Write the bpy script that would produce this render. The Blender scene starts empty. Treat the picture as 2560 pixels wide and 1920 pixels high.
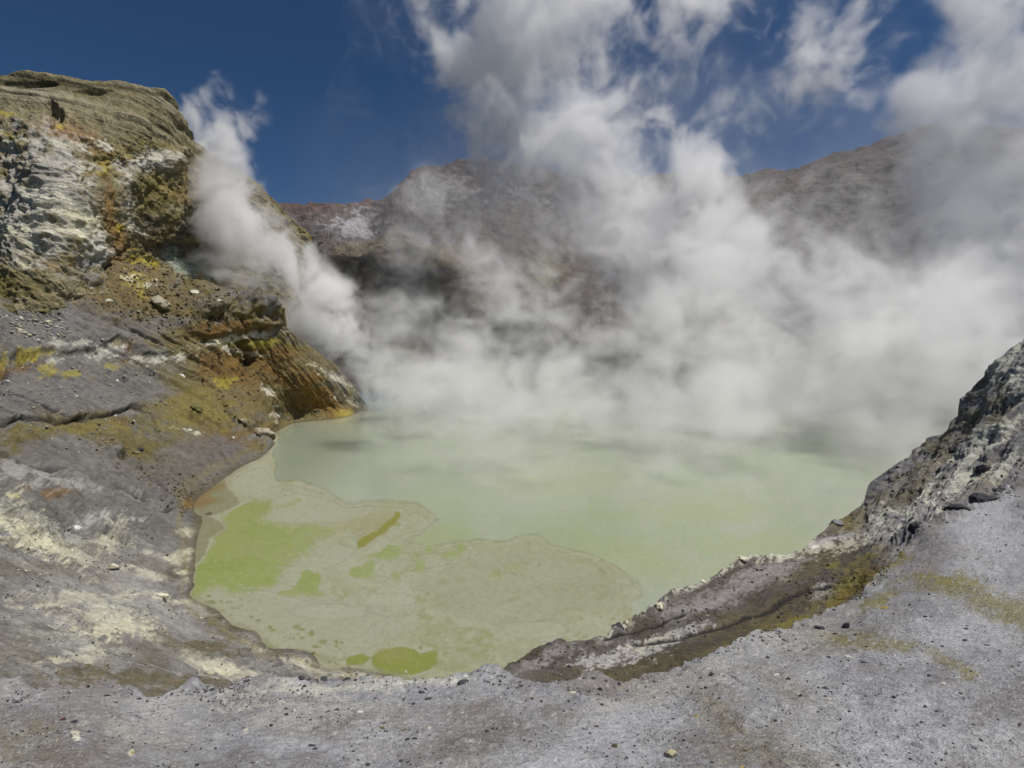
import bpy, bmesh, math, random
import numpy as np
from mathutils import Vector, Matrix

random.seed(7)
RNG = np.random.default_rng(11)
SC = bpy.context.scene
COL = SC.collection
R = math.radians

# ------------------------------------------------------------------ camera
FPX = 512.0                      # focal length for a 1024 wide frame
PITCH = R(4.9)
CAM_H = 24.0                     # eye above the lake surface (lake = 0)
CAM = np.array([0.0, 0.0, CAM_H])
cam_data = bpy.data.cameras.new('camera')
cam_data.lens = 18.0
cam_data.sensor_width = 36.0
cam_data.clip_start = 0.05
cam_data.clip_end = 20000.0
cam = bpy.data.objects.new('camera', cam_data)
cam.location = CAM
cam.rotation_euler = (R(90) - PITCH, 0, 0)
COL.objects.link(cam)
SC.camera = cam

# ------------------------------------------------------------------ sky, sun, exposure
SUN_EL, SUN_AZ = R(63), R(96)    # azimuth clockwise from the view direction
world = bpy.data.worlds.new('World')
SC.world = world
world.use_nodes = True
wn = world.node_tree
sky = wn.nodes.new('ShaderNodeTexSky')
sky.sky_type = 'NISHITA'
sky.sun_disc = False
sky.sun_elevation = SUN_EL
sky.sun_rotation = SUN_AZ
sky.altitude = 2500
sky.air_density = 0.9
sky.dust_density = 0.2
sky.ozone_density = 4.0
bgn = wn.nodes['Background']
bgn.inputs[1].default_value = 0.053
hsv = wn.nodes.new('ShaderNodeHueSaturation')
hsv.inputs['Saturation'].default_value = 1.14
wn.links.new(sky.outputs[0], hsv.inputs['Color'])
wn.links.new(hsv.outputs[0], bgn.inputs[0])
sun_data = bpy.data.lights.new('sun', 'SUN')
sun_data.energy = 4.6
sun_data.angle = R(0.55)
sun_data.color = (1.0, 0.955, 0.89)
sun = bpy.data.objects.new('sun', sun_data)
sdir = Vector((math.cos(SUN_EL) * math.sin(SUN_AZ), math.cos(SUN_EL) * math.cos(SUN_AZ), math.sin(SUN_EL)))
sun.rotation_euler = sdir.to_track_quat('Z', 'Y').to_euler()
sun.location = (60, 40, 200)
COL.objects.link(sun)
SC.view_settings.view_transform = 'Standard'
SC.view_settings.look = 'None'
SC.view_settings.exposure = -0.03
SC.view_settings.gamma = 1.0
SC.view_settings.use_curve_mapping = False
SC.render.engine = 'CYCLES'
cy = SC.cycles
cy.use_denoising = True
cy.denoiser = 'OPENIMAGEDENOISE'
cy.max_bounces = 10
cy.diffuse_bounces = 2
cy.glossy_bounces = 2
cy.transparent_max_bounces = 8
cy.volume_bounces = 8
cy.volume_step_rate = 3.5
cy.volume_max_steps = 512
cy.use_adaptive_sampling = True
cy.adaptive_threshold = 0.03

# ------------------------------------------------------------------ noise
LAT = RNG.uniform(-1, 1, (64, 64, 64)).astype(np.float32).ravel()
_q = np.linalg.qr(np.random.default_rng(3).normal(size=(3, 3)))[0].astype(np.float32)


def vnoise(p):
    """value noise in [-1, 1] at the points p (n, 3)"""
    out = np.empty(len(p), np.float32)
    for s in range(0, len(p), 262144):
        q = p[s:s + 262144]
        f0 = np.floor(q)
        f = (q - f0).astype(np.float32)
        i = f0.astype(np.int32) & 63
        j = (i + 1) & 63
        f = f * f * f * (f * (f * 6 - 15) + 10)
        x0, x1 = i[:, 0], j[:, 0]
        y0, y1 = i[:, 1] << 6, j[:, 1] << 6
        z0, z1 = i[:, 2] << 12, j[:, 2] << 12
        fx, fy, fz = f[:, 0], f[:, 1], f[:, 2]
        a = LAT[z0 + y0 + x0]; a = a + fx * (LAT[z0 + y0 + x1] - a)
        b = LAT[z0 + y1 + x0]; b = b + fx * (LAT[z0 + y1 + x1] - b)
        c = LAT[z1 + y0 + x0]; c = c + fx * (LAT[z1 + y0 + x1] - c)
        d = LAT[z1 + y1 + x0]; d = d + fx * (LAT[z1 + y1 + x1] - d)
        a = a + fy * (b - a)
        c = c + fy * (d - c)
        out[s:s + 262144] = a + fz * (c - a)
    return out


def fbm(p, octaves=5, gain=0.5, ridged=False, lac=2.03):
    p = np.ascontiguousarray(p, np.float32)
    tot = np.zeros(len(p), np.float32)
    amp, norm = 1.0, 0.0
    for k in range(octaves):
        n = vnoise(p)
        if ridged:
            n = 1 - 2 * np.abs(n)
        tot += amp * n
        norm += amp
        amp *= gain
        p = (p @ _q) * lac + np.float32(17.3 * (k + 1))
    return tot / norm


def sstep(a, b, x):
    t = np.clip((x - a) / (b - a), 0, 1)
    return t * t * (3 - 2 * t)


# ------------------------------------------------------------------ survey helpers
CP, SP = math.cos(PITCH), math.sin(PITCH)


def rays(a, b):
    """sight line through sketch point (a, b), one metre deep"""
    x = (np.asarray(a, float) - 512) / FPX
    z = (384 - np.asarray(b, float)) / FPX
    return np.stack([x, CP + z * SP, -SP + z * CP], -1)


def depth_at_height(a, b, h):
    return (h - CAM_H) / rays(a, b)[..., 2]


def spot(a, b, D):
    return CAM + rays(a, b) * np.asarray(D)[..., None]


class Spline:
    """thin-plate spline through scattered values"""
    def __init__(self, pts, vals, reg=1e-6):
        self.p = np.asarray(pts, float) / 400
        n = len(self.p)
        d = np.linalg.norm(self.p[:, None] - self.p[None], axis=2)
        K = np.where(d > 0, d * d * np.log(d + 1e-12), 0) + reg * np.eye(n)
        Q = np.hstack([np.ones((n, 1)), self.p])
        M = np.block([[K, Q], [Q.T, np.zeros((3, 3))]])
        self.w = np.linalg.solve(M, np.concatenate([vals, np.zeros(3)]))

    def __call__(self, a, b):
        x = np.stack([a, b], -1).reshape(-1, 2) / 400
        out = self.w[-3] + x @ self.w[-2:]
        for k in range(len(self.p)):
            d2 = ((x - self.p[k]) ** 2).sum(1)
            out += self.w[k] * 0.5 * d2 * np.log(d2 + 1e-20)
        return out.reshape(np.shape(a))


def line_fn(pts):
    xs, ys = zip(*pts)
    return lambda a: np.interp(a, xs, ys)


def seg_dist(a, b, pts):
    """distance to a polyline, and along which side (+ = below/right of travel)"""
    best = np.full(a.shape, 1e9)
    side = np.zeros(a.shape)
    along = np.zeros(a.shape)
    acc = 0.0
    for (x0, y0), (x1, y1) in zip(pts[:-1], pts[1:]):
        dx, dy = x1 - x0, y1 - y0
        L = math.hypot(dx, dy)
        t = np.clip(((a - x0) * dx + (b - y0) * dy) / (L * L), 0, 1)
        ex, ey = a - x0 - t * dx, b - y0 - t * dy
        d = np.hypot(ex, ey)
        m = d < best
        best = np.where(m, d, best)
        side = np.where(m, np.sign(dx * ey - dy * ex), side)
        along = np.where(m, acc + t * L, along)
        acc += L
    return best, side, along / acc


def inside(a, b, pts):
    """signed distance to a closed polygon, positive inside"""
    pts = list(pts)
    d, _, _ = seg_dist(a, b, pts + pts[:1])
    c = np.zeros(a.shape, bool)
    for (x0, y0), (x1, y1) in zip(pts, pts[1:] + pts[:1]):
        if y0 == y1:
            continue
        c ^= ((y0 > b) != (y1 > b)) & (a < (x1 - x0) * (b - y0) / (y1 - y0) + x0)
    return np.where(c, d, -d)


def ell(a, b, cx, cy, rx, ry, rot=0):
    c, s = math.cos(R(rot)), math.sin(R(rot))
    u, v = a - cx, b - cy
    return 1 - np.hypot((u * c + v * s) / rx, (-u * s + v * c) / ry)


# ------------------------------------------------------------------ mesh helpers
def grid_mesh(name, P, col, mat, extra=None):
    nv, nu = P.shape[:2]
    me = bpy.data.meshes.new(name)
    me.vertices.add(nv * nu)
    me.vertices.foreach_set('co', P.astype(np.float32).ravel())
    idx = np.arange(nv * nu).reshape(nv, nu)
    q = np.stack([idx[:-1, :-1], idx[:-1, 1:], idx[1:, 1:], idx[1:, :-1]], -1).reshape(-1, 4)
    me.loops.add(q.size)
    me.loops.foreach_set('vertex_index', q.ravel().astype(np.int32))
    me.polygons.add(len(q))
    me.polygons.foreach_set('loop_start', np.arange(0, q.size, 4, dtype=np.int32))
    me.polygons.foreach_set('use_smooth', np.ones(len(q), bool))
    me.update(calc_edges=True)
    at = me.color_attributes.new('mineral', 'FLOAT_COLOR', 'POINT')
    at.data.foreach_set('color', np.concatenate([col, np.ones((*col.shape[:2], 1))], -1).astype(np.float32).ravel())
    for k, v in (extra or {}).items():
        e = me.attributes.new(k, 'FLOAT', 'POINT')
        e.data.foreach_set('value', v.astype(np.float32).ravel())
    me.materials.append(mat)
    ob = bpy.data.objects.new(name, me)
    COL.objects.link(ob)
    return ob


def rock_material(name, s1, s2, bump=0.5, dist=0.05, var=0.35, rough=0.93):
    """mineral colours of the surface, with grain, specks and fine relief"""
    m = bpy.data.materials.new(name)
    m.use_nodes = True
    nt = m.node_tree
    n, l = nt.nodes, nt.links
    bs = n['Principled BSDF']
    bs.inputs['Roughness'].default_value = rough
    bs.inputs['Specular IOR Level'].default_value = 0.12
    at = n.new('ShaderNodeVertexColor'); at.layer_name = 'mineral'
    tc = n.new('ShaderNodeNewGeometry')
    n1 = n.new('ShaderNodeTexNoise'); n1.inputs['Scale'].default_value = s1
    n1.inputs['Detail'].default_value = 6; n1.inputs['Roughness'].default_value = 0.68
    n2 = n.new('ShaderNodeTexNoise'); n2.inputs['Scale'].default_value = s2
    n2.inputs['Detail'].default_value = 3; n2.inputs['Roughness'].default_value = 0.7
    vo = n.new('ShaderNodeTexVoronoi'); vo.inputs['Scale'].default_value = s2 * 0.55
    for t in (n1, n2, vo):
        l.new(tc.outputs['Position'], t.inputs['Vector'])
    mr = n.new('ShaderNodeMapRange')
    mr.inputs['From Min'].default_value = 0.3; mr.inputs['From Max'].default_value = 0.7
    mr.inputs['To Min'].default_value = 1 - var; mr.inputs['To Max'].default_value = 1 + var * 0.7
    l.new(n1.outputs['Fac'], mr.inputs['Value'])
    mr2 = n.new('ShaderNodeMapRange')
    mr2.inputs['From Min'].default_value = 0.35; mr2.inputs['From Max'].default_value = 0.65
    mr2.inputs['To Min'].default_value = 1 - var * 0.6; mr2.inputs['To Max'].default_value = 1 + var * 0.45
    l.new(n2.outputs['Fac'], mr2.inputs['Value'])
    mu = n.new('ShaderNodeMath'); mu.operation = 'MULTIPLY'
    l.new(mr.outputs[0], mu.inputs[0]); l.new(mr2.outputs[0], mu.inputs[1])
    mx = n.new('ShaderNodeVectorMath'); mx.operation = 'SCALE'
    l.new(at.outputs['Color'], mx.inputs[0]); l.new(mu.outputs[0], mx.inputs['Scale'])
    l.new(mx.outputs[0], bs.inputs['Base Color'])
    hs = n.new('ShaderNodeMath'); hs.operation = 'MULTIPLY_ADD'; hs.inputs[1].default_value = 0.45
    l.new(n2.outputs['Fac'], hs.inputs[0]); l.new(n1.outputs['Fac'], hs.inputs[2])
    h2 = n.new('ShaderNodeMath'); h2.operation = 'MULTIPLY_ADD'; h2.inputs[1].default_value = -0.25
    l.new(vo.outputs['Distance'], h2.inputs[0]); l.new(hs.outputs[0], h2.inputs[2])
    bp = n.new('ShaderNodeBump'); bp.inputs['Strength'].default_value = bump
    bp.inputs['Distance'].default_value = dist
    l.new(h2.outputs[0], bp.inputs['Height']); l.new(bp.outputs[0], bs.inputs['Normal'])
    return m


def tag(o, label=None, cat=None, group=None, kind=None):
    for k, v in (('label', label), ('category', cat), ('group', group), ('kind', kind)):
        if v:
            o[k] = v
    return o


PAL = {k: np.array(v) for k, v in dict(
    ash=(.325, .326, .352), pale=(.47, .47, .50), white=(.66, .655, .62), cream=(.54, .535, .455), grey=(.165, .16, .175),
    dark=(.075, .072, .074), brown=(.135, .102, .058), rust=(.155, .092, .036), ochre=(.19, .118, .035),
    olive=(.152, .130, .070), moss=(.195, .168, .056), sulphur=(.36, .305, .05), lemon=(.50, .46, .16),
    khaki=(.195, .178, .12), mauve=(.20, .175, .165), char=(.045, .043, .046)).items()}


class Patch:
    """a piece of terrain: a relief surveyed by scattered sight points, meshed densely, that rolls over behind its skyline"""
    def __init__(self, name, ctrl, x0, x1, nx, top, bot, ny):
        self.name = name
        pts, val = [], []
        for c in ctrl:
            D = depth_at_height(c[0], c[1], c[3]) if len(c) == 4 else c[2]
            pts.append(c[:2]); val.append(1 / D)
        sp = Spline(pts, np.array(val))
        a = np.linspace(x0, x1, nx)
        t = np.linspace(0, 1, ny)[:, None]
        tb, bb = line_fn(top)(a), line_fn(bot)(a)
        self.b = bb * (1 - t) + tb * t
        self.a = np.broadcast_to(a, self.b.shape).copy()
        self.inv = np.maximum(sp(self.a, self.b), 1 / 900)
        self.D = 1 / self.inv
        self.P = spot(self.a, self.b, self.D)
        n = np.cross(np.gradient(self.P, axis=1), np.gradient(self.P, axis=0))
        n /= np.linalg.norm(n, axis=2, keepdims=True) + 1e-12
        s = np.sign(((CAM - self.P) * n).sum(2, keepdims=True))
        self.n = n * s
        self.h = np.zeros(self.a.shape)
        self.col = np.zeros((*self.a.shape, 3))

    def flat(self, scale):
        return (self.P.reshape(-1, 3) / scale).astype(np.float32)

    def nz(self, scale, octaves=4, gain=0.5, ridged=False, squash=(1, 1, 1), off=0):
        q = self.P.reshape(-1, 3) * np.array(squash) / scale + off
        return fbm(q, octaves, gain, ridged).reshape(self.a.shape)

    def cz(self, sx, sy, octaves=4, gain=0.55, rot=0, off=0.0):
        """streaky noise laid along the surface's own sketch coordinates"""
        c, s = math.cos(R(rot)), math.sin(R(rot))
        u = (self.a * c + self.b * s) / sx
        v = (-self.a * s + self.b * c) / sy
        q = np.stack([u, v, np.full(u.shape, off)], -1).reshape(-1, 3)
        return 1.75 * fbm(q, octaves, gain).reshape(self.a.shape)

    def paint(self, colour, mask):
        c = PAL[colour] if isinstance(colour, str) else np.array(colour)
        m = np.clip(mask, 0, 1)[..., None]
        self.col = self.col * (1 - m) + c * m

    def blob(self, colour, items, breakup, amp=0.8, soft=0.35, strength=1.0):
        if not hasattr(self, 'grain'):
            self.grain = self.cz(2.6, 1.9, 3, .65, off=91) * .55 + self.cz(7, 4, 3, .6, off=95) * .35
        breakup = breakup + self.grain
        soft = soft * 1.35
        m = np.zeros(self.a.shape)
        for it in items:
            e = ell(self.a, self.b, *it) + breakup * amp
            m = np.maximum(m, sstep(-soft, soft, e))
        self.paint(colour, m * strength)

    def band(self, colour, pts, width, breakup, amp=0.8, strength=1.0, soft=0.4):
        d, _, _ = seg_dist(self.a, self.b, pts)
        self.paint(colour, sstep(-soft, soft, 1 - d / width + breakup * amp) * strength)

    def crack(self, pts, width, depth, wob=None):
        """a fissure with a raised lip on the upper side"""
        aa, bb = self.a, self.b
        if wob is not None:
            bb = bb + wob
        d, s, t = seg_dist(aa, bb, pts)
        end = sstep(0, .08, t) * sstep(1, .92, t)
        self.h -= depth * np.exp(-(d / width) ** 2) * end * self.D / FPX
        return d, s, t

    def scarp(self, pts, reach, height, wob=None):
        """the ground steps up above (left of travel) the line"""
        bb = self.b if wob is None else self.b + wob
        d, s, t = seg_dist(self.a, bb, pts)
        end = sstep(0, .1, t) * sstep(1, .9, t)
        rag = 1 + .6 * self.cz(14, 9, 3, .6, off=71)
        up = np.where(s < 0, np.exp(-d / reach) * sstep(0, 3.2, d), -0.2 * np.exp(-d / (reach * .3)) * sstep(0, 2, d)) * rag
        self.h += height * up * end * self.D / FPX

    def finish(self, mat, back=10, length=6.0, drop=1.0, kind='structure', label=None):
        P2 = self.P + self.n * self.h[..., None]
        col = self.col
        self.P2 = P2
        if back:
            top = P2[-1]
            away = top - CAM
            away[:, 2] = 0
            away /= np.linalg.norm(away, axis=1, keepdims=True)
            rows, cols = [], []
            for k in range(1, back + 1):
                s = k / back
                w = fbm(top / (length * .3) + k * 3.1, 3)[:, None] * length * 0.04
                rows.append(top + away * length * s ** 1.3 + w - np.array([0, 0, 1]) * length * drop * s ** 1.7)
                cols.append(col[-1])
            P2 = np.concatenate([P2, np.stack(rows)], 0)
            col = np.concatenate([col, np.stack(cols)], 0)
        ob = grid_mesh(self.name, P2, np.clip(col, 0.01, 0.9), mat)
        tag(ob, label=label, kind=kind)
        self.ob = ob
        return ob

    def at(self, a, b):
        """the surface point surveyed at sketch point (a, b)"""
        d = (self.a - a) ** 2 + (self.b - b) ** 2
        i = np.unravel_index(np.argmin(d), d.shape)
        return self.P2[i], self.n[i], self.D[i]


# ================================================================== TERRAIN
M_NEAR = rock_material('rim_ash', 11.0, 52.0, bump=1.0, dist=0.045, var=0.33)
M_BENCH = rock_material('bench_ash', 3.5, 26.0, bump=0.8, dist=0.09, var=0.36)
M_SLOPE = rock_material('altered_slope', 1.2, 7.0, bump=0.85, dist=0.33, var=0.36)
M_CLIFF = rock_material('altered_cliff', 0.6, 3.6, bump=0.85, dist=0.7, var=0.36)
M_FAR = rock_material('crater_wall_rock', 0.16, 0.9, bump=0.9, dist=2.4, var=0.42)

# ---- far crater wall -------------------------------------------------------
far = Patch('crater_wall',
    [(180, 240, 300), (290, 213, 350), (350, 208, 365), (412, 173, 395), (480, 165, 420), (600, 178, 455), (720, 177, 430),
     (800, 165, 400), (900, 138, 375), (1040, 140, 300), (1110, 150, 270), (180, 400, 190), (350, 396, 208), (512, 396, 214),
     (700, 398, 205), (900, 404, 178), (1040, 410, 140), (1110, 410, 120), (400, 262, 292), (350, 300, 250), (330, 250, 290),
     (440, 300, 262), (500, 300, 282), (470, 240, 330), (700, 300, 272), (600, 250, 345), (820, 240, 320), (900, 280, 240), (1024, 300, 180),
     (560, 350, 240), (420, 350, 228), (760, 350, 240)],
    185, 1105, 760,
    [(180, 238), (290, 213), (310, 213), (330, 214.5), (345, 210), (352, 207), (356, 209), (370, 198), (385, 197), (395, 192), (402, 184), (412, 175),
     (430, 170), (446, 169), (460, 166), (490, 164), (520, 170), (560, 174), (600, 178), (660, 180), (722, 177), (745, 175), (760, 172), (785, 170), (800, 165),
     (815, 163), (830, 156), (850, 151), (870, 148), (880, 143), (900, 138), (930, 131), (980, 135), (1040, 140), (1110, 150)],
    [(180, 402), (512, 402), (900, 412), (1110, 420)], 300)
big = far.nz(70, 6, 0.5, ridged=True, squash=(1, 1, .33))
mid = far.nz(17, 5, 0.52, ridged=True, squash=(1, 1, .4), off=4)
fine = 1.6 * far.nz(5, 4, 0.6, off=9)
strat = far.nz(30, 4, 0.5, squash=(.35, .35, 3.2), off=2)
far.h += big * 8 + mid * 2.2 + fine * .55 + strat * 1.6
far.h += (sstep(60, 0, np.abs(far.b - 190 - 0.02 * far.a)) * far.nz(9, 3, .6, ridged=True, off=31)) * 2
# the shaded gully left of the main shoulder, the olive spur before it
d, s, t = seg_dist(far.a, far.b, [(412, 178), (398, 205), (385, 228), (382, 250)])
far.h += np.tanh((far.a - 392 + (far.b - 200) * .3) / 9) * 3.5 * np.exp(-(d / 26) ** 2)
d, s, t = seg_dist(far.a, far.b, [(352, 285), (395, 264), (430, 268), (480, 300)])
far.h += 3 * np.exp(-(d / 26) ** 2)
far.col[:] = PAL['mauve'] * .62
far.paint((.075, .07, .072), sstep(-.1, .5, far.nz(40, 5, .6, off=12)) * .75)
far.paint((.16, .12, .10), sstep(.05, .5, far.nz(55, 4, .55, off=22)) * .55)
far.paint((.165, .112, .095), sstep(26, 0, far.b - line_fn([(290, 213), (350, 209), (412, 175), (480, 165)])(far.a)) * (far.a < 415) * (.4 + .6 * sstep(-.2, .4, fine)))
far.blob((.44, .44, .46), [(357, 236, 20, 13, -10)], fine + .4 * mid, .9, .4, .85)
far.blob((.30, .30, .31), [(445, 195, 40, 20, 0), (520, 200, 40, 14, 10)], fine * 1.6 + .3 * mid - .75, .9, .2, .6)
far.blob((.23, .20, .13), [(375, 258, 32, 12, -8), (430, 262, 40, 10, 5)], fine + .4 * mid, .8, .5, .8)
far.blob('olive', [(345, 300, 60, 26, -10), (400, 285, 60, 20, 0), (440, 330, 80, 30, 10)], mid * .8 + fine * .6, .8, .6, .8)
far.blob('khaki', [(555, 275, 22, 14, 30), (540, 282, 16, 8, 50)], fine, .7, .5, .9)
far.blob('moss', [(548, 272, 10, 9, 30), (380, 310, 14, 10, 20), (410, 322, 8, 8, 0)], fine, .8, .5, .7)
far.blob('rust', [(370, 298, 26, 10, 30), (390, 340, 30, 12, 0), (365, 318, 14, 12, 0)], fine + mid * .5, .8, .6, .6)
far.blob('char', [(380, 232, 12, 20, 15)], fine, .6, .6, .4)  # shadow of the gully, painted into the wall colour
far.col *= np.array((.90, .87, .88))
far.finish(M_FAR, back=8, length=90, drop=.6)

# ---- left cliff -------------------------------------------------------------
CL_TOP = [(-70, 82), (-20, 78), (0, 75), (14, 73), (28, 72), (50, 75), (80, 80), (111, 81), (130, 84), (150, 88), (164, 88.5), (171, 96), (177, 104), (184, 124), (192, 140),
          (205, 152), (231, 168), (241, 174), (250, 182), (262, 193), (275, 203), (290, 217), (312, 240)]
cliff = Patch('cliff',
    [(-70, 80, 105), (0, 75, 112), (60, 76, 117), (111, 81, 124), (164, 88, 136), (190, 140, 152), (231, 168, 172), (262, 192, 186), (312, 240, 200),
     (-70, 320, 80), (0, 312, 88), (60, 312, 95), (120, 300, 112), (170, 300, 139), (215, 310, 160), (260, 320, 180), (312, 330, 195),
     (0, 120, 108), (60, 125, 112), (130, 130, 124), (0, 170, 104), (55, 165, 104.5), (100, 165, 117), (150, 165, 131), (180, 190, 147), (40, 230, 98), (75, 240, 102),
     (110, 220, 117), (150, 215, 131), (175, 235, 146), (150, 260, 137), (105, 262, 115), (10, 240, 97), (20, 275, 93), (70, 280, 98), (230, 230, 170), (270, 250, 186)],
    -70, 310, 480, CL_TOP, [(-70, 322), (60, 316), (130, 306), (215, 318), (312, 338)], 360)
wob = cliff.nz(14, 4, .55, off=5)
big = cliff.nz(22, 6, .55, ridged=True)
rug = cliff.nz(6.0, 5, .58, ridged=True, off=3)
fin = cliff.nz(1.8, 4, .6, off=8)
flute = cliff.nz(5.5, 4, .55, ridged=True, squash=(1, 1, .14), off=13)
strat = cliff.nz(4.5, 4, .55, squash=(.12, .12, 2.2), off=6)
upper = sstep(150, 118, cliff.b + wob * 8 - (cliff.a - 80) * .12)
low = 1 - upper
cliff.h += low * (big * 1.7 + rug * 1.0 + fin * .8 + cliff.nz(2.6, 4, .6, ridged=True, off=77) * .7 + cliff.nz(9, 4, .55, ridged=True, squash=(1, 1, .4), off=41) * 1.2) + upper * (flute * 1.7 * sstep(100, 125, cliff.b) + strat * .8 + fin * .22 + cliff.nz(1.4, 3, .6, squash=(.05, .05, 1.8), off=61) * .22 + rug * .3)
for (x, y, rx, ry, dep) in ((52, 110, 7, 9, 3.2), (60, 118, 5, 8, 2.5), (178, 250, 18, 26, 5), (30, 84, 30, 4, 1.6), (95, 92, 22, 3.5, 1.4)):
    cliff.h -= dep * np.clip(ell(cliff.a, cliff.b, x, y, rx, ry) + .3 * fin, 0, 1) ** .7
for (x, y, rx, ry, rot, dep) in ((55, 215, 34, 60, -8, 2.6), (130, 185, 24, 16, -10, 2.0), (165, 160, 16, 12, 0, 1.5), (88, 250, 14, 22, 0, 2), (20, 250, 20, 40, 10, 2)):
    cliff.h += dep * sstep(0, 1, ell(cliff.a, cliff.b, x, y, rx, ry, rot) + .25 * rug)
fc = cliff.cz(10, 8, 5, .6)
fm = cliff.cz(34, 26, 5, .55, off=4)
ff = cliff.cz(3, 3, 3, .6, off=7)
cliff.col[:] = PAL['khaki'] * 1.06
cliff.paint((.265, .25, .19), sstep(.0, .6, strat) * upper * .5)
cliff.paint((.30, .285, .23), sstep(.1, .35, cliff.nz(2.2, 3, .6, squash=(.06, .06, 1.6), off=61)) * upper * sstep(112, 96, cliff.b - (cliff.a - 100) * .08) * .6)
cliff.paint((.10, .092, .05), sstep(.1, .6, -strat + .3 * ff) * upper * .75)
cliff.paint('olive', sstep(-.25, .5, fm + .3 * fc) * low * .7)
cliff.paint((.27, .20, .085), sstep(.2, .9, cliff.cz(22, 16, 5, .6, off=33)) * low * .5)
cliff.paint((.12, .10, .045), sstep(.05, .45, fc - .2 * fm) * low * .6)
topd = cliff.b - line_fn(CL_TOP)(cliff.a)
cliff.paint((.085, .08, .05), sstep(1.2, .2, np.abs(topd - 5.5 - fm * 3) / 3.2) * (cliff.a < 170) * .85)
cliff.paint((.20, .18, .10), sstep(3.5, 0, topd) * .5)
cliff.blob((.26, .16, .085), [(66, 138, 24, 14, 15), (88, 150, 22, 10, 20)], fc + .5 * ff, .7, .5, .75)
cliff.blob('sulphur', [(18, 146, 16, 6, 10), (30, 150, 8, 7, 0), (6, 118, 10, 3, 0), (60, 130, 5, 3, 0), (98, 168, 6, 9, 20), (124, 158, 16, 4, -10), (46, 165, 5, 3, 0)], fc + .5 * ff, .8, .4, .75)
cliff.blob('moss', [(25, 152, 28, 14, 10), (110, 158, 34, 12, 0), (150, 146, 20, 6, 0), (20, 175, 18, 18, 0)], fc, .7, .5, .55)
cliff.blob((.40, .40, .41), [(50, 205, 36, 54, -8), (62, 165, 10, 20, 0), (24, 235, 26, 34, 0), (140, 165, 26, 8, -12), (118, 175, 10, 14, 10), (152, 158, 12, 8, 0), (78, 245, 12, 26, -8), (124, 205, 10, 14, 20)], fc + .5 * fm + .3 * ff, .75, .45, .88)
cliff.blob((.50, .50, .47), [(58, 222, 24, 22, -30), (70, 182, 8, 16, 0), (140, 160, 20, 5, -14), (40, 210, 14, 24, 0), (116, 182, 6, 9, 0), (128, 226, 14, 6, 35), (10, 152, 12, 4, 0), (62, 150, 10, 4, 0), (100, 148, 8, 4, 10)], fc + .5 * ff, .85, .4, .8)
cliff.blob((.50, .50, .38), [(66, 226, 16, 12, -30), (25, 250, 12, 20, 0)], fc, .8, .5, .6)
cliff.blob((.17, .165, .175), [(40, 190, 14, 10, 0), (70, 210, 8, 10, 0), (75, 268, 10, 8, 0), (20, 262, 12, 7, 0), (30, 200, 5, 25, 0), (120, 190, 7, 6, 0)], fc + .6 * ff, .9, .4, .65)
cliff.blob((.165, .11, .05), [(98, 210, 11, 20, -8), (105, 236, 12, 22, -18), (112, 258, 14, 14, 0)], fc, .7, .5, .92)
cliff.blob((.24, .155, .06), [(102, 215, 5, 14, -10), (112, 240, 6, 8, 0)], fc, .8, .5, .6)
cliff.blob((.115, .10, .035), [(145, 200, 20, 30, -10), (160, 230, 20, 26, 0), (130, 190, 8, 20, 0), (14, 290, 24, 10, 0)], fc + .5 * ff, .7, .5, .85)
cliff.blob('dark', [(168, 252, 26, 16, 20), (178, 228, 14, 20, 0), (150, 222, 8, 8, 0)], fc + .4 * ff, .7, .5, .75)  # shadowed recess beside the plume, darkened in the rock colour
cliff.blob((.30, .36, .33), [(192, 268, 20, 9, 25), (172, 258, 14, 4, 20)], fc + .5 * ff, .8, .4, .7)
cliff.blob('sulphur', [(138, 262, 14, 6, 28), (112, 228, 3, 3, 0)], fc, .8, .4, .8)
cliff.paint('moss', sstep(10, 2, topd) * (cliff.a > 228) * .6)
cliff.col *= np.array((1.2, 1.155, 1.03))
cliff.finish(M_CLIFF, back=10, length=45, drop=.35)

# ---- left slope, promontory and the hollow down to the near shore -------------
LK = 0.0
SL_TOP = [(-70, 290), (0, 288), (30, 284), (55, 284), (80, 276), (100, 266), (116, 262), (135, 264), (160, 272), (190, 280), (204, 281), (215, 287), (226, 291), (240, 292),
          (255, 297), (268, 303), (278, 311), (280, 320), (289, 331), (305, 342), (331, 360), (345, 376), (356, 390), (362, 400), (380, 425), (420, 470), (445, 540)]
shore = [(190, 596), (195, 570), (196, 552), (201, 525), (213, 514), (195, 508), (226, 477), (248, 464), (268, 452), (271, 437), (289, 425), (312, 421), (334, 419), (350, 416), (360, 411),
         (217, 610), (230, 623), (257, 632), (271, 648), (315, 655), (343, 667), (380, 672), (405, 678), (430, 684)]
ctrl = [(x, y, 0, LK) for x, y in shore]
ctrl += [(x, y, 0, LK - h) for x, y, h in ((215, 585, 1.2), (225, 540, 1.2), (240, 505, 1.4), (265, 480, 1.5), (295, 450, 1.8), (330, 435, 2), (365, 425, 2), (300, 560, 3), (320, 500, 3),
                                           (250, 612, 1.0), (290, 632, 1.2), (330, 648, 1.2), (380, 660, 1.0), (400, 600, 3), (430, 660, 2), (440, 540, 3), (395, 470, 3))]
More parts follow.
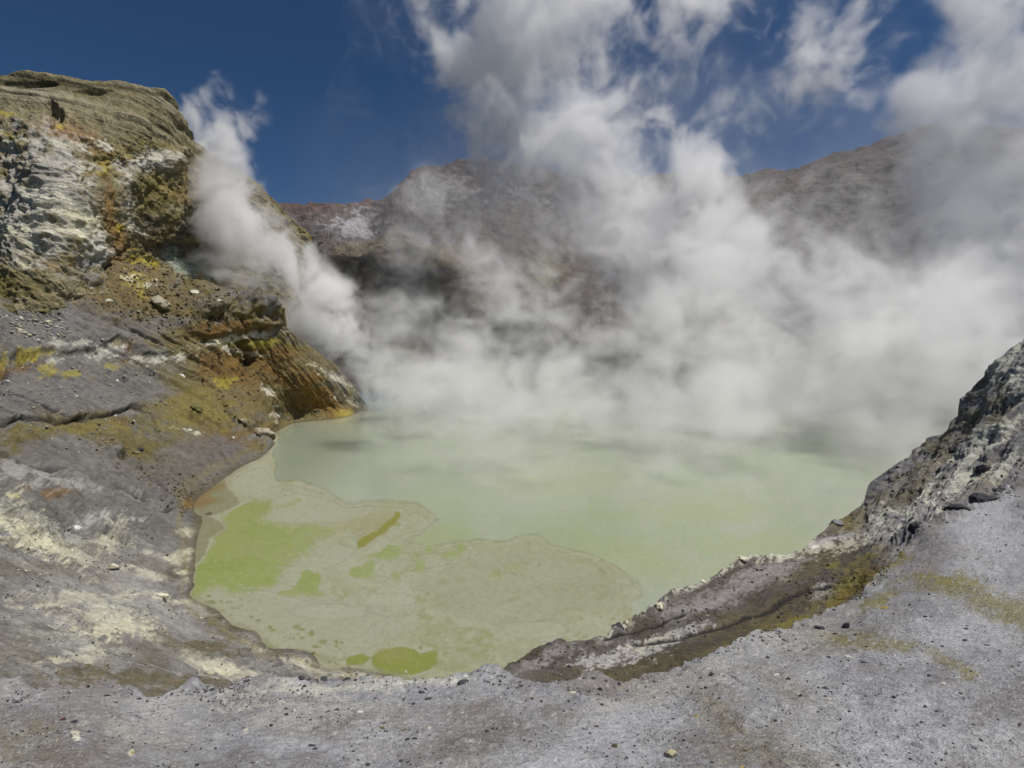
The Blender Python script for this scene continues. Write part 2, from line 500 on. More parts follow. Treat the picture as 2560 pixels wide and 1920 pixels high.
ctrl += [(0, 700, 14), (-70, 710, 12), (100, 700, 16.5), (226, 705, 21), (300, 688, 28), (380, 690, 32), (440, 705, 30), (240, 668, 32), (320, 672, 36), (150, 640, 29), (60, 640, 23), (0, 640, 19.5), (-70, 640, 16.5),
         (200, 640, 35), (120, 590, 40), (50, 580, 34), (0, 570, 30), (-70, 560, 25), (165, 570, 47), (130, 535, 51), (50, 520, 44), (0, 500, 39), (-70, 490, 33), (165, 520, 62), (130, 500, 66), (80, 480, 63), (40, 460, 62), (0, 445, 60), (-70, 430, 54),
         (0, 400, 69), (60, 415, 75), (100, 430, 79), (150, 440, 87), (200, 460, 93), (235, 440, 106), (250, 415, 118), (-70, 370, 68), (0, 365, 76), (60, 385, 82), (130, 390, 95), (200, 395, 112),
         (0, 340, 81), (80, 340, 93), (150, 330, 108), (220, 335, 123), (270, 340, 137), (300, 385, 146), (250, 385, 129), (330, 395, 158),
         (-70, 290, 80), (0, 290, 91), (60, 284, 99), (116, 264, 113), (160, 272, 120), (204, 281, 126), (240, 292, 131), (278, 311, 139), (289, 332, 144), (331, 360, 160), (356, 390, 170)]
slope = Patch('crater_slope', ctrl, -70, 440, 620, SL_TOP, [(-70, 720), (226, 716), (300, 700), (380, 700), (440, 712)], 560)
s_ = slope
rel = s_.D / FPX
wobx = s_.cz(30, 22, 4, .55, off=3)
big = s_.nz(26, 5, .5, off=1)
rug = s_.nz(7, 5, .55, ridged=True, off=2)
fin = s_.nz(1.6, 4, .6, off=5)
rill = s_.cz(70, 5.5, 4, .55, rot=30, off=2)
rill2 = s_.cz(46, 5, 4, .55, rot=52, off=6)
rill = np.where(s_.a > 215, rill2, rill) * (1 - sstep(205, 225, s_.a) * .0)
w2 = sstep(200, 235, s_.a)
rill = s_.cz(70, 5.5, 4, .55, rot=30, off=2) * (1 - w2) + rill2 * w2
prom = sstep(-.4, .4, ell(s_.a, s_.b, 275, 375, 100, 60, 40) + .4 * wobx)
rubble = sstep(-.35, .35, ell(s_.a, s_.b, 150, 296, 95, 34, 14) + .4 * wobx)
near = sstep(520, 600, s_.b)
landmask = sstep(0.0, 1.6, s_.P[..., 2] - LK)
s_.h += landmask * (big * 1.5 * (1 - near * .75) + rug * (.40 + .6 * prom + .3 * rubble) * (1 - near * .8) + fin * (.16 + .2 * prom + .25 * rubble) * (1 - near * .6) + np.clip(rill, -1, .2) * .85 * (1 - near * .85) * (1 - rubble))
s_.h += landmask * near * (s_.nz(4, 5, .5, off=15) * .35 + s_.nz(.9, 4, .55, off=17) * .07)
s_.h += (1 - landmask) * s_.nz(5, 3, .5, off=19) * .10
L1 = [(-10, 352), (14, 352), (50, 350), (60, 352), (95, 352), (118, 335), (130, 345), (140, 360), (185, 350)]           # upper scarp of the terrace
L2 = [(0, 424), (30, 420), (70, 420), (100, 417), (130, 409), (148, 411)]                                                # lower terrace crust
L3 = [(-5, 446), (25, 462), (45, 468), (62, 474)]
L4 = [(8, 392), (25, 400), (45, 410), (62, 415), (85, 422)]                                                           # tension crack
L5 = [(108, 483), (122, 492), (136, 500), (150, 506), (172, 511)]
L6 = [(105, 372), (125, 382), (145, 398)]
L7 = [(200, 330), (222, 318), (240, 325)]
L8 = [(118, 460), (135, 473), (150, 487), (165, 494)]
s_.scarp(L1, 22, 4.5, wobx * 3); s_.scarp(L2, 16, 5, wobx * 2.5); s_.scarp([(195, 340), (215, 334), (245, 331), (288, 326)], 14, 5, wobx * 2)
s_.scarp(L5, 12, 4, wobx * 2)
s_.scarp([(198, 321), (212, 313), (226, 314), (245, 320), (250, 314), (262, 313), (279, 313)], 9, 6, wobx * 2)
for L, w, dp in ((L2, 1.6, 5), (L4, 1.3, 4.5), (L5, 1.6, 6), (L8, 1.4, 4), (L3, 1.4, 3.5), (L6, 1.0, 3), ([(95, 352), (122, 372), (140, 388), (160, 400)], 1.1, 3), ([(148, 411), (154, 425), (160, 440)], 1.2, 3.5),
                 ([(240, 420), (232, 436), (222, 448)], .9, 2), ([(215, 320), (238, 300), (241, 330)], 1.2, 3)):
    s_.crack(L, w * .85, dp * 1.25, wobx * 2.4 + s_.cz(12, 9, 2) * 1.2)
for (x, y, rx, ry, dep) in ((250, 360, 9, 12, 5.5), (244, 345, 5, 8, 3), (27, 357, 16, 7, 1.6), (5, 370, 8, 14, 1.8), (134, 346, 6, 12, 1.6)):
    s_.h -= dep * np.clip(ell(s_.a, s_.b, x, y, rx, ry) + .35 * s_.cz(8, 8, 3), 0, 1)
for (x, y, rx, ry, dep) in ((262, 303, 24, 10, 3.0), (215, 310, 16, 10, 2.2), (110, 455, 16, 6, 1.8), (128, 470, 14, 5, 1.5), (195, 418, 10, 6, 1.5), (262, 443, 12, 8, 1.8)):
    s_.h += dep * sstep(0, .9, ell(s_.a, s_.b, x, y, rx, ry, 20) + .3 * s_.cz(8, 8, 3))
# relief of the hollow beside the near rim: shelves and crusted basins
for L, hgt in (([(0, 514), (40, 508), (85, 507), (150, 512), (185, 509)], 5), ([(0, 495), (50, 490), (110, 488)], 4), ([(60, 622), (120, 622), (170, 600), (205, 588)], 6), ([(90, 640), (140, 652), (215, 660), (265, 650)], 5)):
    s_.scarp(L, 14, hgt * .6, wobx * 3)
for (x, y, rx, ry, dep) in ((110, 585, 50, 16, .35), (215, 672, 40, 8, .2)):
    s_.h -= dep * sstep(0, 1, ell(s_.a, s_.b, x, y, rx, ry, 5) + .3 * wobx)

c1 = s_.cz(26, 13, 5, .58, off=11)
c2 = s_.cz(9, 5, 4, .6, off=12)
c3 = s_.cz(3, 2, 3, .6, off=13)
cs = s_.cz(60, 9, 5, .58, rot=18, off=14)
grey = np.array((.150, .148, .152))
s_.col[:] = grey
s_.paint((.20, .197, .205), sstep(-.1, .7, cs + .3 * c3) * .7)
s_.paint((.11, .105, .105), sstep(.05, .5, rill * .9 + .3 * c3) * .55)
# browns and olives of the altered ground
alt = sstep(-.35, .45, ell(s_.a, s_.b, 262, 372, 118, 66, 38) + .45 * c1 + .25 * c2)
s_.paint((.165, .128, .06), alt * .9)
s_.paint((.215, .165, .07), alt * sstep(-.1, .8, c2 + .5 * rill) * .6)
s_.paint((.10, .078, .042), alt * sstep(.2, .9, -c2 + .4 * c3) * .55)
alt2 = sstep(-.3, .5, ell(s_.a, s_.b, 130, 440, 110, 34, 18) + .5 * c1 + .3 * c2)
s_.paint((.142, .124, .078), alt2 * .65)
s_.blob('brown', [(150, 296, 100, 30, 14), (110, 285, 60, 26, 10), (200, 300, 50, 20, 20)], c1 + .5 * c2, .5, .5, .92)
s_.blob((.17, .135, .07), [(150, 292, 90, 22, 14), (110, 280, 46, 16, 10)], c2 + c3, .8, .5, .7)
s_.blob('grey', [(215, 305, 26, 13, 10), (240, 300, 30, 10, 15), (62, 322, 22, 14, -35), (170, 322, 30, 6, 0)], c1 + .4 * c2, .5, .4, .85)
s_.blob('olive', [(270, 365, 80, 44, 42), (200, 370, 46, 42, 0), (185, 415, 60, 26, 30), (215, 395, 50, 40, 30), (125, 445, 66, 22, 30), (30, 434, 46, 14, -4), (300, 395, 40, 30, 30), (100, 424, 50, 8, -8), (165, 465, 40, 18, 30)], c1 + .4 * c2, .55, .45, .9)
s_.blob((.125, .105, .045), [(270, 360, 70, 40, 42), (200, 425, 50, 20, 30), (150, 460, 60, 16, 30), (20, 440, 40, 9, 0)], c2 + .5 * c3, .9, .45, .7)
s_.blob('rust', [(270, 352, 34, 20, 40), (308, 392, 36, 18, 35), (232, 372, 26, 16, 30), (250, 330, 20, 10, 0), (210, 330, 16, 12, 0), (25, 364, 22, 9, 0), (120, 426, 10, 5, 0), (3, 366, 10, 12, 0), (130, 345, 6, 12, 0), (196, 502, 14, 8, 0), (52, 494, 20, 3, 10), (215, 450, 30, 14, -20)], c1 + .5 * c2, .7, .5, .8)
s_.blob('ochre', [(240, 360, 20, 6, 20), (318, 396, 20, 9, 40), (195, 505, 12, 4, 0), (250, 346, 14, 6, 0), (22, 385, 14, 3, 20)], c2, .7, .5, .7)
s_.blob((.125, .12, .13), [(210, 468, 36, 18, -32), (185, 480, 30, 14, -30), (150, 478, 20, 10, 30)], c1 + rill * .5, .6, .5, .8)
s_.blob('moss', [(195, 405, 40, 12, 20), (180, 420, 20, 10, 0), (90, 430, 40, 5, 0), (230, 345, 22, 4, 0), (315, 345, 18, 3, 35), (275, 343, 22, 4, 5)], c2, .8, .5, .6)
s_.blob((.30, .26, .055), [(135, 283, 11, 9, 40), (152, 330, 1, 1, 0), (35, 352, 14, 3, 0), (50, 368, 6, 6, 0), (118, 340, 5, 5, 0), (112, 367, 6, 3, 0), (78, 374, 16, 2.5, 8), (225, 341, 18, 2.5, 0), (258, 345, 12, 2.5, 0), (222, 384, 8, 4, 0), (262, 343, 20, 2, -6), (3, 356, 7, 8, 0), (40, 300, 10, 7, -40), (350, 392, 6, 3, 40), (12, 497, 8, 2, 0), (345, 414, 8, 3, 0)], c2 + .5 * c3, .8, .45, .8)
s_.blob('white', [(132, 280, 7, 4, 20), (150, 286, 6, 3, 0), (106, 351, 14, 5, -12), (135, 357, 7, 3, 40), (160, 358, 18, 5, -6), (255, 336, 28, 2.8, -9), (212, 343, 20, 3, -14), (332, 377, 16, 4, 32), (350, 402, 14, 4, 30), (355, 394, 6, 3, 40), (268, 392, 7, 4, 20), (230, 350, 24, 3, 10), (70, 344, 20, 4, 0), (56, 362, 8, 6, 0), (112, 366, 8, 3, 0), (12, 275, 20, 4, 0), (275, 414, 5, 5, 30), (188, 433, 10, 2, 20), (266, 434, 10, 2, 0)], c2 * 1.2 + .8 * c3 - .35, .9, .55, .58)
s_.blob((.36, .36, .37), [(75, 470, 20, 11, 10), (15, 470, 20, 8, 20), (60, 485, 40, 5, 10), (100, 520, 20, 6, 0)], c2 + .6 * c3 + .3 * cs, .9, .5, .7)
s_.blob('char', [(249, 362, 5, 9, 20), (252, 352, 4, 6, 0)], c2, .5, .5, .35)  # cave shadow, painted dark into the slope colour
# bare grey ash slabs between the ochre ledges
for pts, tone, k in (([(-70, 378), (0, 370), (60, 361), (110, 364), (150, 371), (180, 392), (152, 400), (120, 409), (70, 415), (30, 408), (-70, 392)], (.155, .152, .160), .92),
                     ([(20, 446), (60, 438), (92, 440), (112, 456), (128, 482), (100, 492), (60, 474), (25, 458)], (.150, .146, .150), .85),
                     ([(172, 444), (215, 438), (258, 456), (226, 477), (200, 490), (150, 474), (150, 456)], (.135, .126, .124), .8),
                     ([(-70, 300), (20, 340), (60, 336), (110, 330), (150, 324), (170, 330), (120, 340), (60, 348), (0, 350), (-70, 350)], (.165, .162, .166), .7)):
    q = inside(s_.a, s_.b + wobx * 2, pts)
    mk = sstep(-5, 4, q + c2 * 3 + c1 * 2)
    s_.paint(tone, mk * k)
    s_.paint((.098, .094, .096), mk * sstep(.15, .8, rill + .3 * c3) * .5)
    s_.paint((.21, .205, .215), mk * sstep(.3, 1.0, cs + .4 * c3) * .5)
s_.blob((.42, .415, .40), [(106, 352, 14, 4, -12), (160, 359, 18, 4, -6), (135, 357, 7, 2.5, 40), (70, 345, 20, 3, 0)], c2 + .8 * c3, .9, .5, .6)
s_.blob((.30, .26, .055), [(50, 367, 6, 5, 0), (78, 374, 16, 2, 8), (112, 366, 6, 2.5, 0), (30, 353, 14, 3, 0)], c2 + .7 * c3, .9, .5, .7)
# near hollow: pale ash crusts with cream salt streaks
nr = sstep(515, 560, s_.b + wobx * 14 - (s_.a - 90) * .08)
s_.paint((.225, .222, .235), nr * .9)
s_.paint((.30, .298, .315), nr * sstep(-.15, .45, cs + .4 * c2) * .75)
s_.paint((.14, .132, .128), nr * sstep(.0, .5, -cs + .5 * c1) * .65)
s_.blob((.16, .15, .13), [(60, 570, 60, 10, 0), (20, 660, 40, 18, 10), (130, 555, 50, 9, 12), (185, 560, 20, 20, 0), (160, 650, 60, 14, 0), (125, 680, 70, 9, 0)], c1 + .5 * c2, .6, .5, .6)
s_.blob((.13, .11, .055), [(130, 684, 60, 10, 0), (220, 622, 24, 10, 15), (90, 668, 20, 5, 0), (235, 640, 20, 6, 20), (70, 545, 30, 4, 0), (205, 650, 30, 5, 10)], c1 + .7 * c2 + .3 * c3, .9, .5, .6)
s_.blob('cream', [(25, 535, 48, 15, 26), (62, 552, 40, 9, 16), (2, 520, 16, 18, 40), (110, 535, 12, 14, 30), (75, 598, 60, 5, -2), (110, 628, 42, 13, -6), (95, 618, 26, 12, 10), (72, 660, 34, 5, -12), (90, 648, 22, 4, -20), (215, 668, 26, 5, 12), (240, 676, 30, 4, 6), (300, 664, 40, 3.2, 20), (350, 672, 40, 5, 8), (190, 532, 7, 4, 0), (186, 552, 9, 5, -10), (185, 571, 6, 3, 0), (188, 580, 5, 3, 0), (150, 548, 24, 3, 20), (170, 600, 26, 3, 10), (25, 607, 40, 2, 2), (80, 604, 40, 2, -2), (140, 568, 18, 4, 20)], c1 * .7 + c2 * .7 + .5 * c3 + .3 * cs - .12, .75, .6, .8)
s_.blob((.60, .585, .47), [(30, 540, 34, 7, 26), (110, 632, 30, 6, -8), (225, 672, 22, 2.4, 10), (330, 668, 30, 2, 16)], c2 + c3, .7, .4, .7)
s_.blob((.36, .37, .37), [(50, 525, 50, 5, 22), (130, 607, 60, 6, 5), (60, 640, 50, 6, 10), (300, 672, 60, 5, 5)], c2, .7, .5, .5)
s_.blob('sulphur', [(199, 552, 3.5, 6, 10), (201, 545, 3, 4, 0), (196, 566, 3, 3, 0)], c3, .6, .4, .8)
s_.blob('olive', [(203, 528, 7, 14, 20), (196, 580, 6, 18, 10)], c2, .6, .5, .6)
wet = sstep(.75, .1, s_.P[..., 2] + s_.h * s_.n[..., 2] - LK + .25 * c2)
s_.paint((.085, .078, .052), wet * .65)
s_.paint((.20, .165, .06), sstep(.5, .0, np.abs(s_.P[..., 2] - LK - .95 - .3 * c2)) * .35)
# shade inside the fissures, painted as dark lines into the ash colour
for L in (L2, L4, L5, L8, L3):
    d, _, t = seg_dist(s_.a, s_.b + wobx * 2.4 + s_.cz(12, 9, 2) * 1.2, L)
    s_.paint('char', sstep(1.5, .4, d) * sstep(-.9, .1, c2) * .8)
slope.col *= np.array((1.07, 1.045, .945))
slope.finish(M_SLOPE, back=8, length=12, drop=1.3)

# ---- dark bluff behind the right slope ---------------------------------------
bluff = Patch('crater_bluff',
    [(845, 530, 62), (862, 512, 66), (866, 486, 68), (892, 470, 70), (930, 450, 74), (1000, 400, 80), (1090, 330, 86), (1090, 540, 60), (960, 540, 60), (900, 500, 66)],
    848, 1090, 200, [(848, 524), (858, 510), (864, 492), (868, 484), (892, 468), (930, 445), (1000, 392), (1090, 320)], [(848, 535), (1090, 545)], 110)
bluff.h += bluff.nz(8, 5, .55, ridged=True) * .9 + bluff.nz(1.5, 4, .6) * .25
bluff.col[:] = PAL['grey'] * .8
bluff.paint((.10, .09, .085), sstep(-.1, .5, bluff.nz(3, 4, .6, squash=(.3, .3, 2))) * .7)
bluff.finish(M_SLOPE, back=6, length=20, drop=.8)

# ---- right bench and the rough slope above it ----------------------------------
BN_TOP = [(468, 683), (490, 676), (503, 671), (517, 664), (532, 655), (548, 648), (572, 644), (595, 640), (607, 637), (620, 628), (632, 621), (645, 610), (656, 603), (668, 595), (678, 589), (695, 583), (713, 576), (726, 569),
          (735, 562), (745, 560), (765, 560), (787, 557), (800, 553), (808, 547), (815, 540), (823, 533), (833, 524), (848, 516), (862, 508), (874, 497), (884, 482), (892, 470), (906, 459), (922, 443), (935, 433), (946, 425), (952, 416), (958, 406),
          (966, 394), (973, 385), (985, 373), (1000, 360), (1010, 351), (1024, 340), (1045, 326), (1095, 300)]
RIM = [(-70, 684), (0, 681), (20, 686), (45, 691), (72, 687), (110, 684), (135, 689), (160, 692), (185, 687), (210, 690), (226, 693), (238, 686), (253, 679), (290, 681), (326, 678), (362, 678), (400, 681), (441, 678), (470, 678), (490, 674), (505, 677),
       (523, 684), (548, 689), (560, 687), (568, 681), (580, 675), (591, 672), (602, 676), (610, 681), (624, 686), (635, 682), (649, 674), (665, 673), (676, 671), (684, 664), (695, 657), (709, 652), (725, 648), (740, 642), (760, 637),
       (775, 631), (787, 630), (800, 624), (815, 618), (830, 611), (845, 605), (860, 596), (868, 583), (880, 572), (893, 562), (903, 553), (911, 545), (916, 534), (921, 525), (935, 520), (950, 514), (963, 510), (977, 502), (1000, 492), (1024, 482), (1095, 455)]
bench = Patch('crater_bench',
    [(468, 690, 10.5), (490, 676, 11.5), (517, 664, 13.2), (548, 648, 15.3), (595, 640, 17), (620, 628, 18.2), (656, 603, 20.5), (678, 589, 22), (713, 576, 24.5), (735, 562, 27), (787, 557, 29), (808, 547, 31), (823, 533, 34), (862, 508, 42), (892, 470, 45),
     (922, 443, 45), (958, 406, 44), (1000, 360, 43), (1024, 340, 43), (1095, 300, 42), (560, 700, 11), (624, 698, 12.2), (700, 668, 14.2), (760, 650, 16.2), (807, 634, 17.8), (864, 610, 19.5), (885, 570, 22.5), (910, 555, 24), (925, 535, 26), (950, 525, 27.2), (1024, 495, 29.5),
     (1095, 470, 31), (640, 660, 16), (700, 625, 19.5), (760, 600, 22.5), (820, 575, 26), (870, 540, 32), (940, 470, 38), (1000, 430, 36.5), (500, 700, 10)],
    468, 1090, 760, BN_TOP, [(x, y + 16) for x, y in RIM if x >= 400], 330)
b_ = bench
wobx = b_.cz(30, 18, 4, .55, off=3)
up = sstep(-20, 30, (b_.a - 868) + (530 - b_.b) * .35 + wobx * 14)
rug = b_.nz(2.6, 5, .58, ridged=True)
big = b_.nz(7, 5, .52, off=2)
fin = b_.nz(.5, 4, .6, off=4)
b_.h += big * .35 * (1 - up) + up * (big * .7 + rug * .2 + b_.cz(46, 7, 5, .58, rot=-48, off=50) * .36 + b_.nz(1.0, 4, .55, off=33) * .15) + fin * (.05 + .07 * up) + (1 - up) * rug * .10
dS = b_.b - line_fn(BN_TOP)(b_.a)
crust = sstep(9, 1, dS + wobx * 3) * sstep(585, 615, b_.a) * sstep(850, 800, b_.a)
b_.h += crust * (b_.nz(1.1, 4, .6, off=7) * .24 + .06)
K1 = [(628, 648), (660, 642), (690, 635), (715, 628), (745, 617), (770, 608), (795, 598), (815, 592), (835, 588)]
K2 = [(600, 643), (640, 630), (665, 620), (690, 612)]
K3 = [(720, 640), (745, 635), (765, 630)]
K4 = [(838, 590), (848, 580), (858, 570), (872, 560), (890, 552), (908, 546)]
b_.scarp(K1, 14, 2.2, wobx * 1.6)
for L, w, dp in ((K1, 1.8, 7), (K2, 1.5, 5), (K3, 1.2, 4), ([(780, 590), (815, 580), (850, 566), (872, 556)], 1.3, 4), ([(862, 600), (868, 585), (878, 572)], 1.5, 4)):
    b_.crack(L, w, dp * .6, wobx * 1.6)
yel = sstep(-.4, .4, ell(b_.a, b_.b, 850, 590, 60, 20, -28) + .3 * wobx)
b_.h += yel * b_.nz(.9, 4, .6, ridged=True, off=9) * .16
c1 = b_.cz(30, 10, 5, .58, rot=-20, off=1)
c2 = b_.cz(9, 4, 4, .6, rot=-20, off=2)
c3 = b_.cz(3, 2, 3, .6, off=3)
st = b_.cz(26, 5, 4, .6, rot=-48, off=4)
b_.col[:] = np.array((.108, .099, .092))
b_.paint((.15, .14, .135), sstep(-.1, .5, c1 + .4 * c3) * .8)
b_.paint((.085, .075, .055), sstep(.0, .5, -c1 + .4 * c2) * .7)
b_.blob((.12, .105, .058), [(640, 670, 90, 18, -14), (760, 618, 70, 12, -18), (720, 650, 60, 10, -20), (820, 560, 50, 12, -28), (700, 660, 60, 14, -18)], c1 + .4 * c2, .6, .5, .8)
b_.blob((.33, .32, .33), [(735, 590, 46, 9, -20), (770, 575, 40, 6, -16), (555, 658, 24, 5, -20)], c1 + .5 * c2 + .3 * c3, .7, .5, .75)
b_.blob('pale', [(636, 654, 34, 8, -18), (655, 646, 26, 5, -16), (606, 660, 26, 4, -8), (822, 596, 10, 6, -45), (838, 540, 26, 5, -16), (680, 632, 20, 4, -18)], c2 + .6 * c3 + .3 * c1, .8, .5, .85)
b_.blob('cream', [(645, 648, 26, 5, -20), (752, 561, 14, 4, 0), (810, 552, 40, 3, -16), (870, 538, 30, 6, -25), (850, 546, 20, 3, -20), (885, 530, 28, 6, -30)], c2 + .6 * c3, .8, .45, .8)
b_.paint('cream', crust * sstep(-.15, .3, c2 + .7 * c3) * .85)
b_.blob('moss', [(775, 632, 36, 8, -16), (840, 600, 34, 9, -26), (850, 582, 30, 8, -40), (862, 563, 26, 5, -30), (875, 505, 26, 6, -32), (850, 520, 20, 5, -18), (856, 528, 30, 6, -12), (870, 578, 20, 7, -40)], c1 * .6 + c2 + .5 * c3, .8, .55, .6)
b_.blob((.235, .21, .06), [(788, 628, 24, 4, -16), (808, 622, 14, 4, -20), (852, 588, 8, 12, 30), (874, 556, 9, 3, -40), (845, 602, 20, 3, -25), (835, 568, 8, 2, -20), (868, 512, 10, 2.5, -25), (985, 376, 6, 4, -40)], c2 + .6 * c3, .8, .45, .75)
b_.blob('ochre', [(850, 598, 16, 6, -40), (885, 570, 22, 6, -20)], c2, .7, .5, .4)
# rough altered slope
b_.paint((.21, .205, .208), up * .9)
b_.paint((.25, .245, .245), up * sstep(.0, .8, st + .5 * c2) * .7)
b_.paint((.46, .45, .38), up * sstep(.5, 1.1, st * .9 + .5 * c1 + .25 * c3 - .12 * sstep(460, 520, b_.b)) * .85)
b_.paint((.10, .095, .095), up * sstep(.35, 1.1, -st + .6 * c2 - .1) * .8)
b_.blob('olive', [(965, 420, 22, 10, -45), (930, 462, 40, 9, -40), (985, 480, 16, 10, -40), (975, 390, 12, 6, -50), (940, 440, 24, 8, -40), (905, 490, 30, 10, -35), (1000, 410, 12, 20, 30)], c1 * .6 + c2, .8, .5, .6)
b_.blob('cream', [(1005, 425, 12, 50, 38), (950, 490, 50, 12, -28), (905, 510, 26, 10, -30), (1010, 365, 16, 18, 40), (970, 455, 12, 30, 45)], st + .6 * c2 + .4 * c3 - .25, 1.0, .45, .7)
b_.col = b_.col * (1 - (1 - up[..., None]) * (1 - np.array((.84, .82, .78))) * (1 - crust[..., None] * .7))
for L in (K1, K2, K3):
    d, _, t = seg_dist(b_.a, b_.b + wobx * 1.6, L)
    b_.paint((.03, .028, .028), sstep(2.6, 1.3, d * (1.2 if L is K1 else 1.7) + .4 * c3) * sstep(0, .06, t) * sstep(1, .94, t) * .95)  # shade of the crack scarps, painted in as dark lines
bench.finish(M_BENCH, back=8, length=5, drop=1.6)

# ---- the near rim underfoot ---------------------------------------------------
rim = Patch('crater_rim',
    [(-70, 820, 2.9), (0, 800, 3.1), (512, 800, 3.15), (900, 810, 3.3), (1095, 820, 3.3), (0, 682, 7.4), (-70, 684, 7.2), (110, 685, 7.5), (226, 693, 7.5), (253, 680, 8.2), (362, 678, 8.3), (441, 678, 8.2), (490, 674, 8.4), (548, 689, 7.8), (591, 672, 8.7), (624, 686, 8.2),
     (676, 671, 9), (709, 652, 10), (760, 637, 11), (807, 620, 12.2), (860, 598, 14), (880, 572, 16.5), (911, 546, 19), (921, 526, 21), (977, 502, 23.5), (1024, 482, 25.5), (1095, 455, 28), (1024, 600, 10.2), (900, 660, 7.6), (1024, 700, 5.6), (700, 720, 5.6), (300, 730, 5.1), (512, 725, 5.4)],
    -70, 1090, 1080, RIM, [(-70, 830), (1090, 830)], 330)
r_ = rim
wobx = r_.cz(40, 22, 4, .55, off=3)
r_.h += r_.nz(2.2, 5, .5) * .14 + r_.nz(.55, 5, .55, off=3) * .05 + np.clip(r_.nz(.9, 4, .5, squash=(1, .35, 1), off=44), -1, 0) * .05 + r_.nz(.13, 4, .6, off=6) * .010
lump = np.clip(r_.nz(.22, 3, .5, off=12) - .25, 0, 1)
r_.h += lump * .05
edge = sstep(14, 0, r_.b - line_fn(RIM)(r_.a))
r_.h += edge * (r_.nz(.5, 4, .6, off=8) * .10 + r_.nz(1.4, 3, .5, ridged=True, off=18) * .08)
hi = sstep(880, 940, r_.a) * sstep(560, 500, r_.b)
r_.h += edge * hi * r_.nz(1.3, 4, .6, ridged=True, off=21) * .22
for L, w, dp in (([(280, 699), (300, 697), (330, 697), (365, 693)], 1.5, 5), ([(258, 697), (290, 696), (340, 700)], 1.2, 4), ([(620, 690), (650, 694), (680, 684), (700, 686)], .8, 3), ([(560, 690), (590, 678), (610, 690)], .8, 2.5),
                 ([(690, 657), (720, 652), (745, 648)], .8, 2.5), ([(640, 676), (655, 679), (672, 674)], .9, 3)):
    r_.crack(L, w * 1.2, dp * .4, wobx * 1.5)
c1 = r_.cz(64, 40, 5, .58, rot=-8, off=1)
c2 = r_.cz(16, 8, 5, .6, off=2)
c3 = r_.cz(4, 2.6, 3, .62, off=3)
c4 = r_.cz(1.8, 1.5, 2, .6, off=5)
r_.col[:] = PAL['ash'] * .93
r_.paint((.385, .387, .418), sstep(-.05, .45, c1 + .35 * c2) * .8)
r_.paint((.215, .205, .22), sstep(.0, .45, -c1 + .4 * c2 - .1) * .7)
r_.paint((.25, .23, .21), sstep(.0, .5, r_.cz(90, 40, 4, .55, off=8) + .3 * c2) * .4)
r_.blob((.185, .17, .16), [(505, 722, 34, 22, 10), (620, 690, 40, 10, 0), (470, 742, 40, 14, 0), (555, 710, 30, 9, 0), (160, 745, 40, 12, 0), (330, 720, 40, 8, -10), (830, 640, 60, 16, -10), (690, 738, 50, 12, 0), (60, 760, 30, 10, 0)], c2 + .5 * c3, .6, .6, .75)
r_.blob((.185, .16, .085), [(750, 745, 46, 26, -20), (790, 690, 40, 12, 30), (722, 716, 26, 14, 30), (25, 745, 40, 16, 0), (800, 760, 40, 16, 0)], c2 + .5 * c3 + .3 * c1, .6, .6, .5)
r_.blob((.20, .18, .055), [(960, 590, 36, 11, 14), (995, 605, 40, 9, 14), (925, 582, 30, 8, 0), (880, 600, 20, 7, -20), (955, 670, 30, 6, 40), (900, 645, 14, 5, 20), (890, 565, 24, 9, -25), (1020, 612, 20, 10, 10), (860, 640, 30, 6, 10)], c1 * .5 + c2 * .7 + .5 * c3, .7, .5, .72)
r_.blob((.245, .22, .07), [(945, 580, 26, 5, 10), (898, 560, 16, 5, -25), (912, 642, 6, 4, 20), (965, 672, 10, 3, 30), (882, 601, 12, 4, -20)], c2 + .6 * c3, .7, .5, .65)
r_.blob((.52, .515, .47), [(300, 688, 70, 5, -4), (280, 700, 60, 5, -6), (360, 684, 40, 5, 0), (380, 683, 30, 4, 0), (430, 681, 30, 2.5, 0)], c2 + .6 * c3, .7, .5, .85)
r_.blob((.42, .415, .40), [(170, 700, 60, 7, 0), (160, 720, 46, 14, 0), (130, 735, 46, 10, 10), (320, 712, 60, 10, -8), (660, 690, 80, 8, -12), (730, 658, 60, 8, -20), (780, 645, 40, 8, -14)], c2 + .5 * c3, .7, .6, .6)
r_.blob((.42, .425, .465), [(850, 720, 60, 30, 20), (880, 690, 50, 14, 20), (960, 640, 50, 14, 20), (1000, 540, 30, 20, 0), (640, 745, 60, 16, 0), (400, 735, 50, 14, 0), (960, 740, 60, 20, 0), (330, 745, 40, 9, 0)], c1 * .6 + c2 + .3 * c3, .7, .6, .6)
r_.blob((.13, .125, .13), [(300, 697, 22, 2.6, -2), (330, 697, 20, 2, -2), (270, 699, 12, 2.4, 0), (300, 680, 40, 1.4, 0)], c2 + c3, .9, .4, .7)
r_.paint((.17, .165, .17), sstep(.55, 1.05, c4 * .8 + .4 * c3) * .4)
r_.paint((.55, .55, .57), sstep(.62, 1.0, -c4 * .8 + .4 * c3) * .45)
r_.paint((.11, .10, .09), edge * hi * sstep(-.3, .3, c2) * .8)
# salt rings round old vents
for (x, y, rx, ry) in ((71.9, 745.6, 5.0, 6.2), (130.5, 755.4, 2.7, 2.4)):
    q = ell(r_.a, r_.b, x, y, rx, ry) + .25 * c3
    r_.paint((.62, .61, .50), sstep(-.1, .15, q) * (1 - .6 * sstep(.55, .75, q)))
rim.col *= np.array((1.09, 1.085, 1.05))
rim.finish(M_NEAR, back=14, length=4.5, drop=1.9)


# ================================================================== LAKE
def k1(pts):
    return [(160 + x * .16877, 400 + y * .16877) for x, y in pts]


def k2(pts):
    return [(400 + x * .16275, 440 + y * .16275) for x, y in pts]


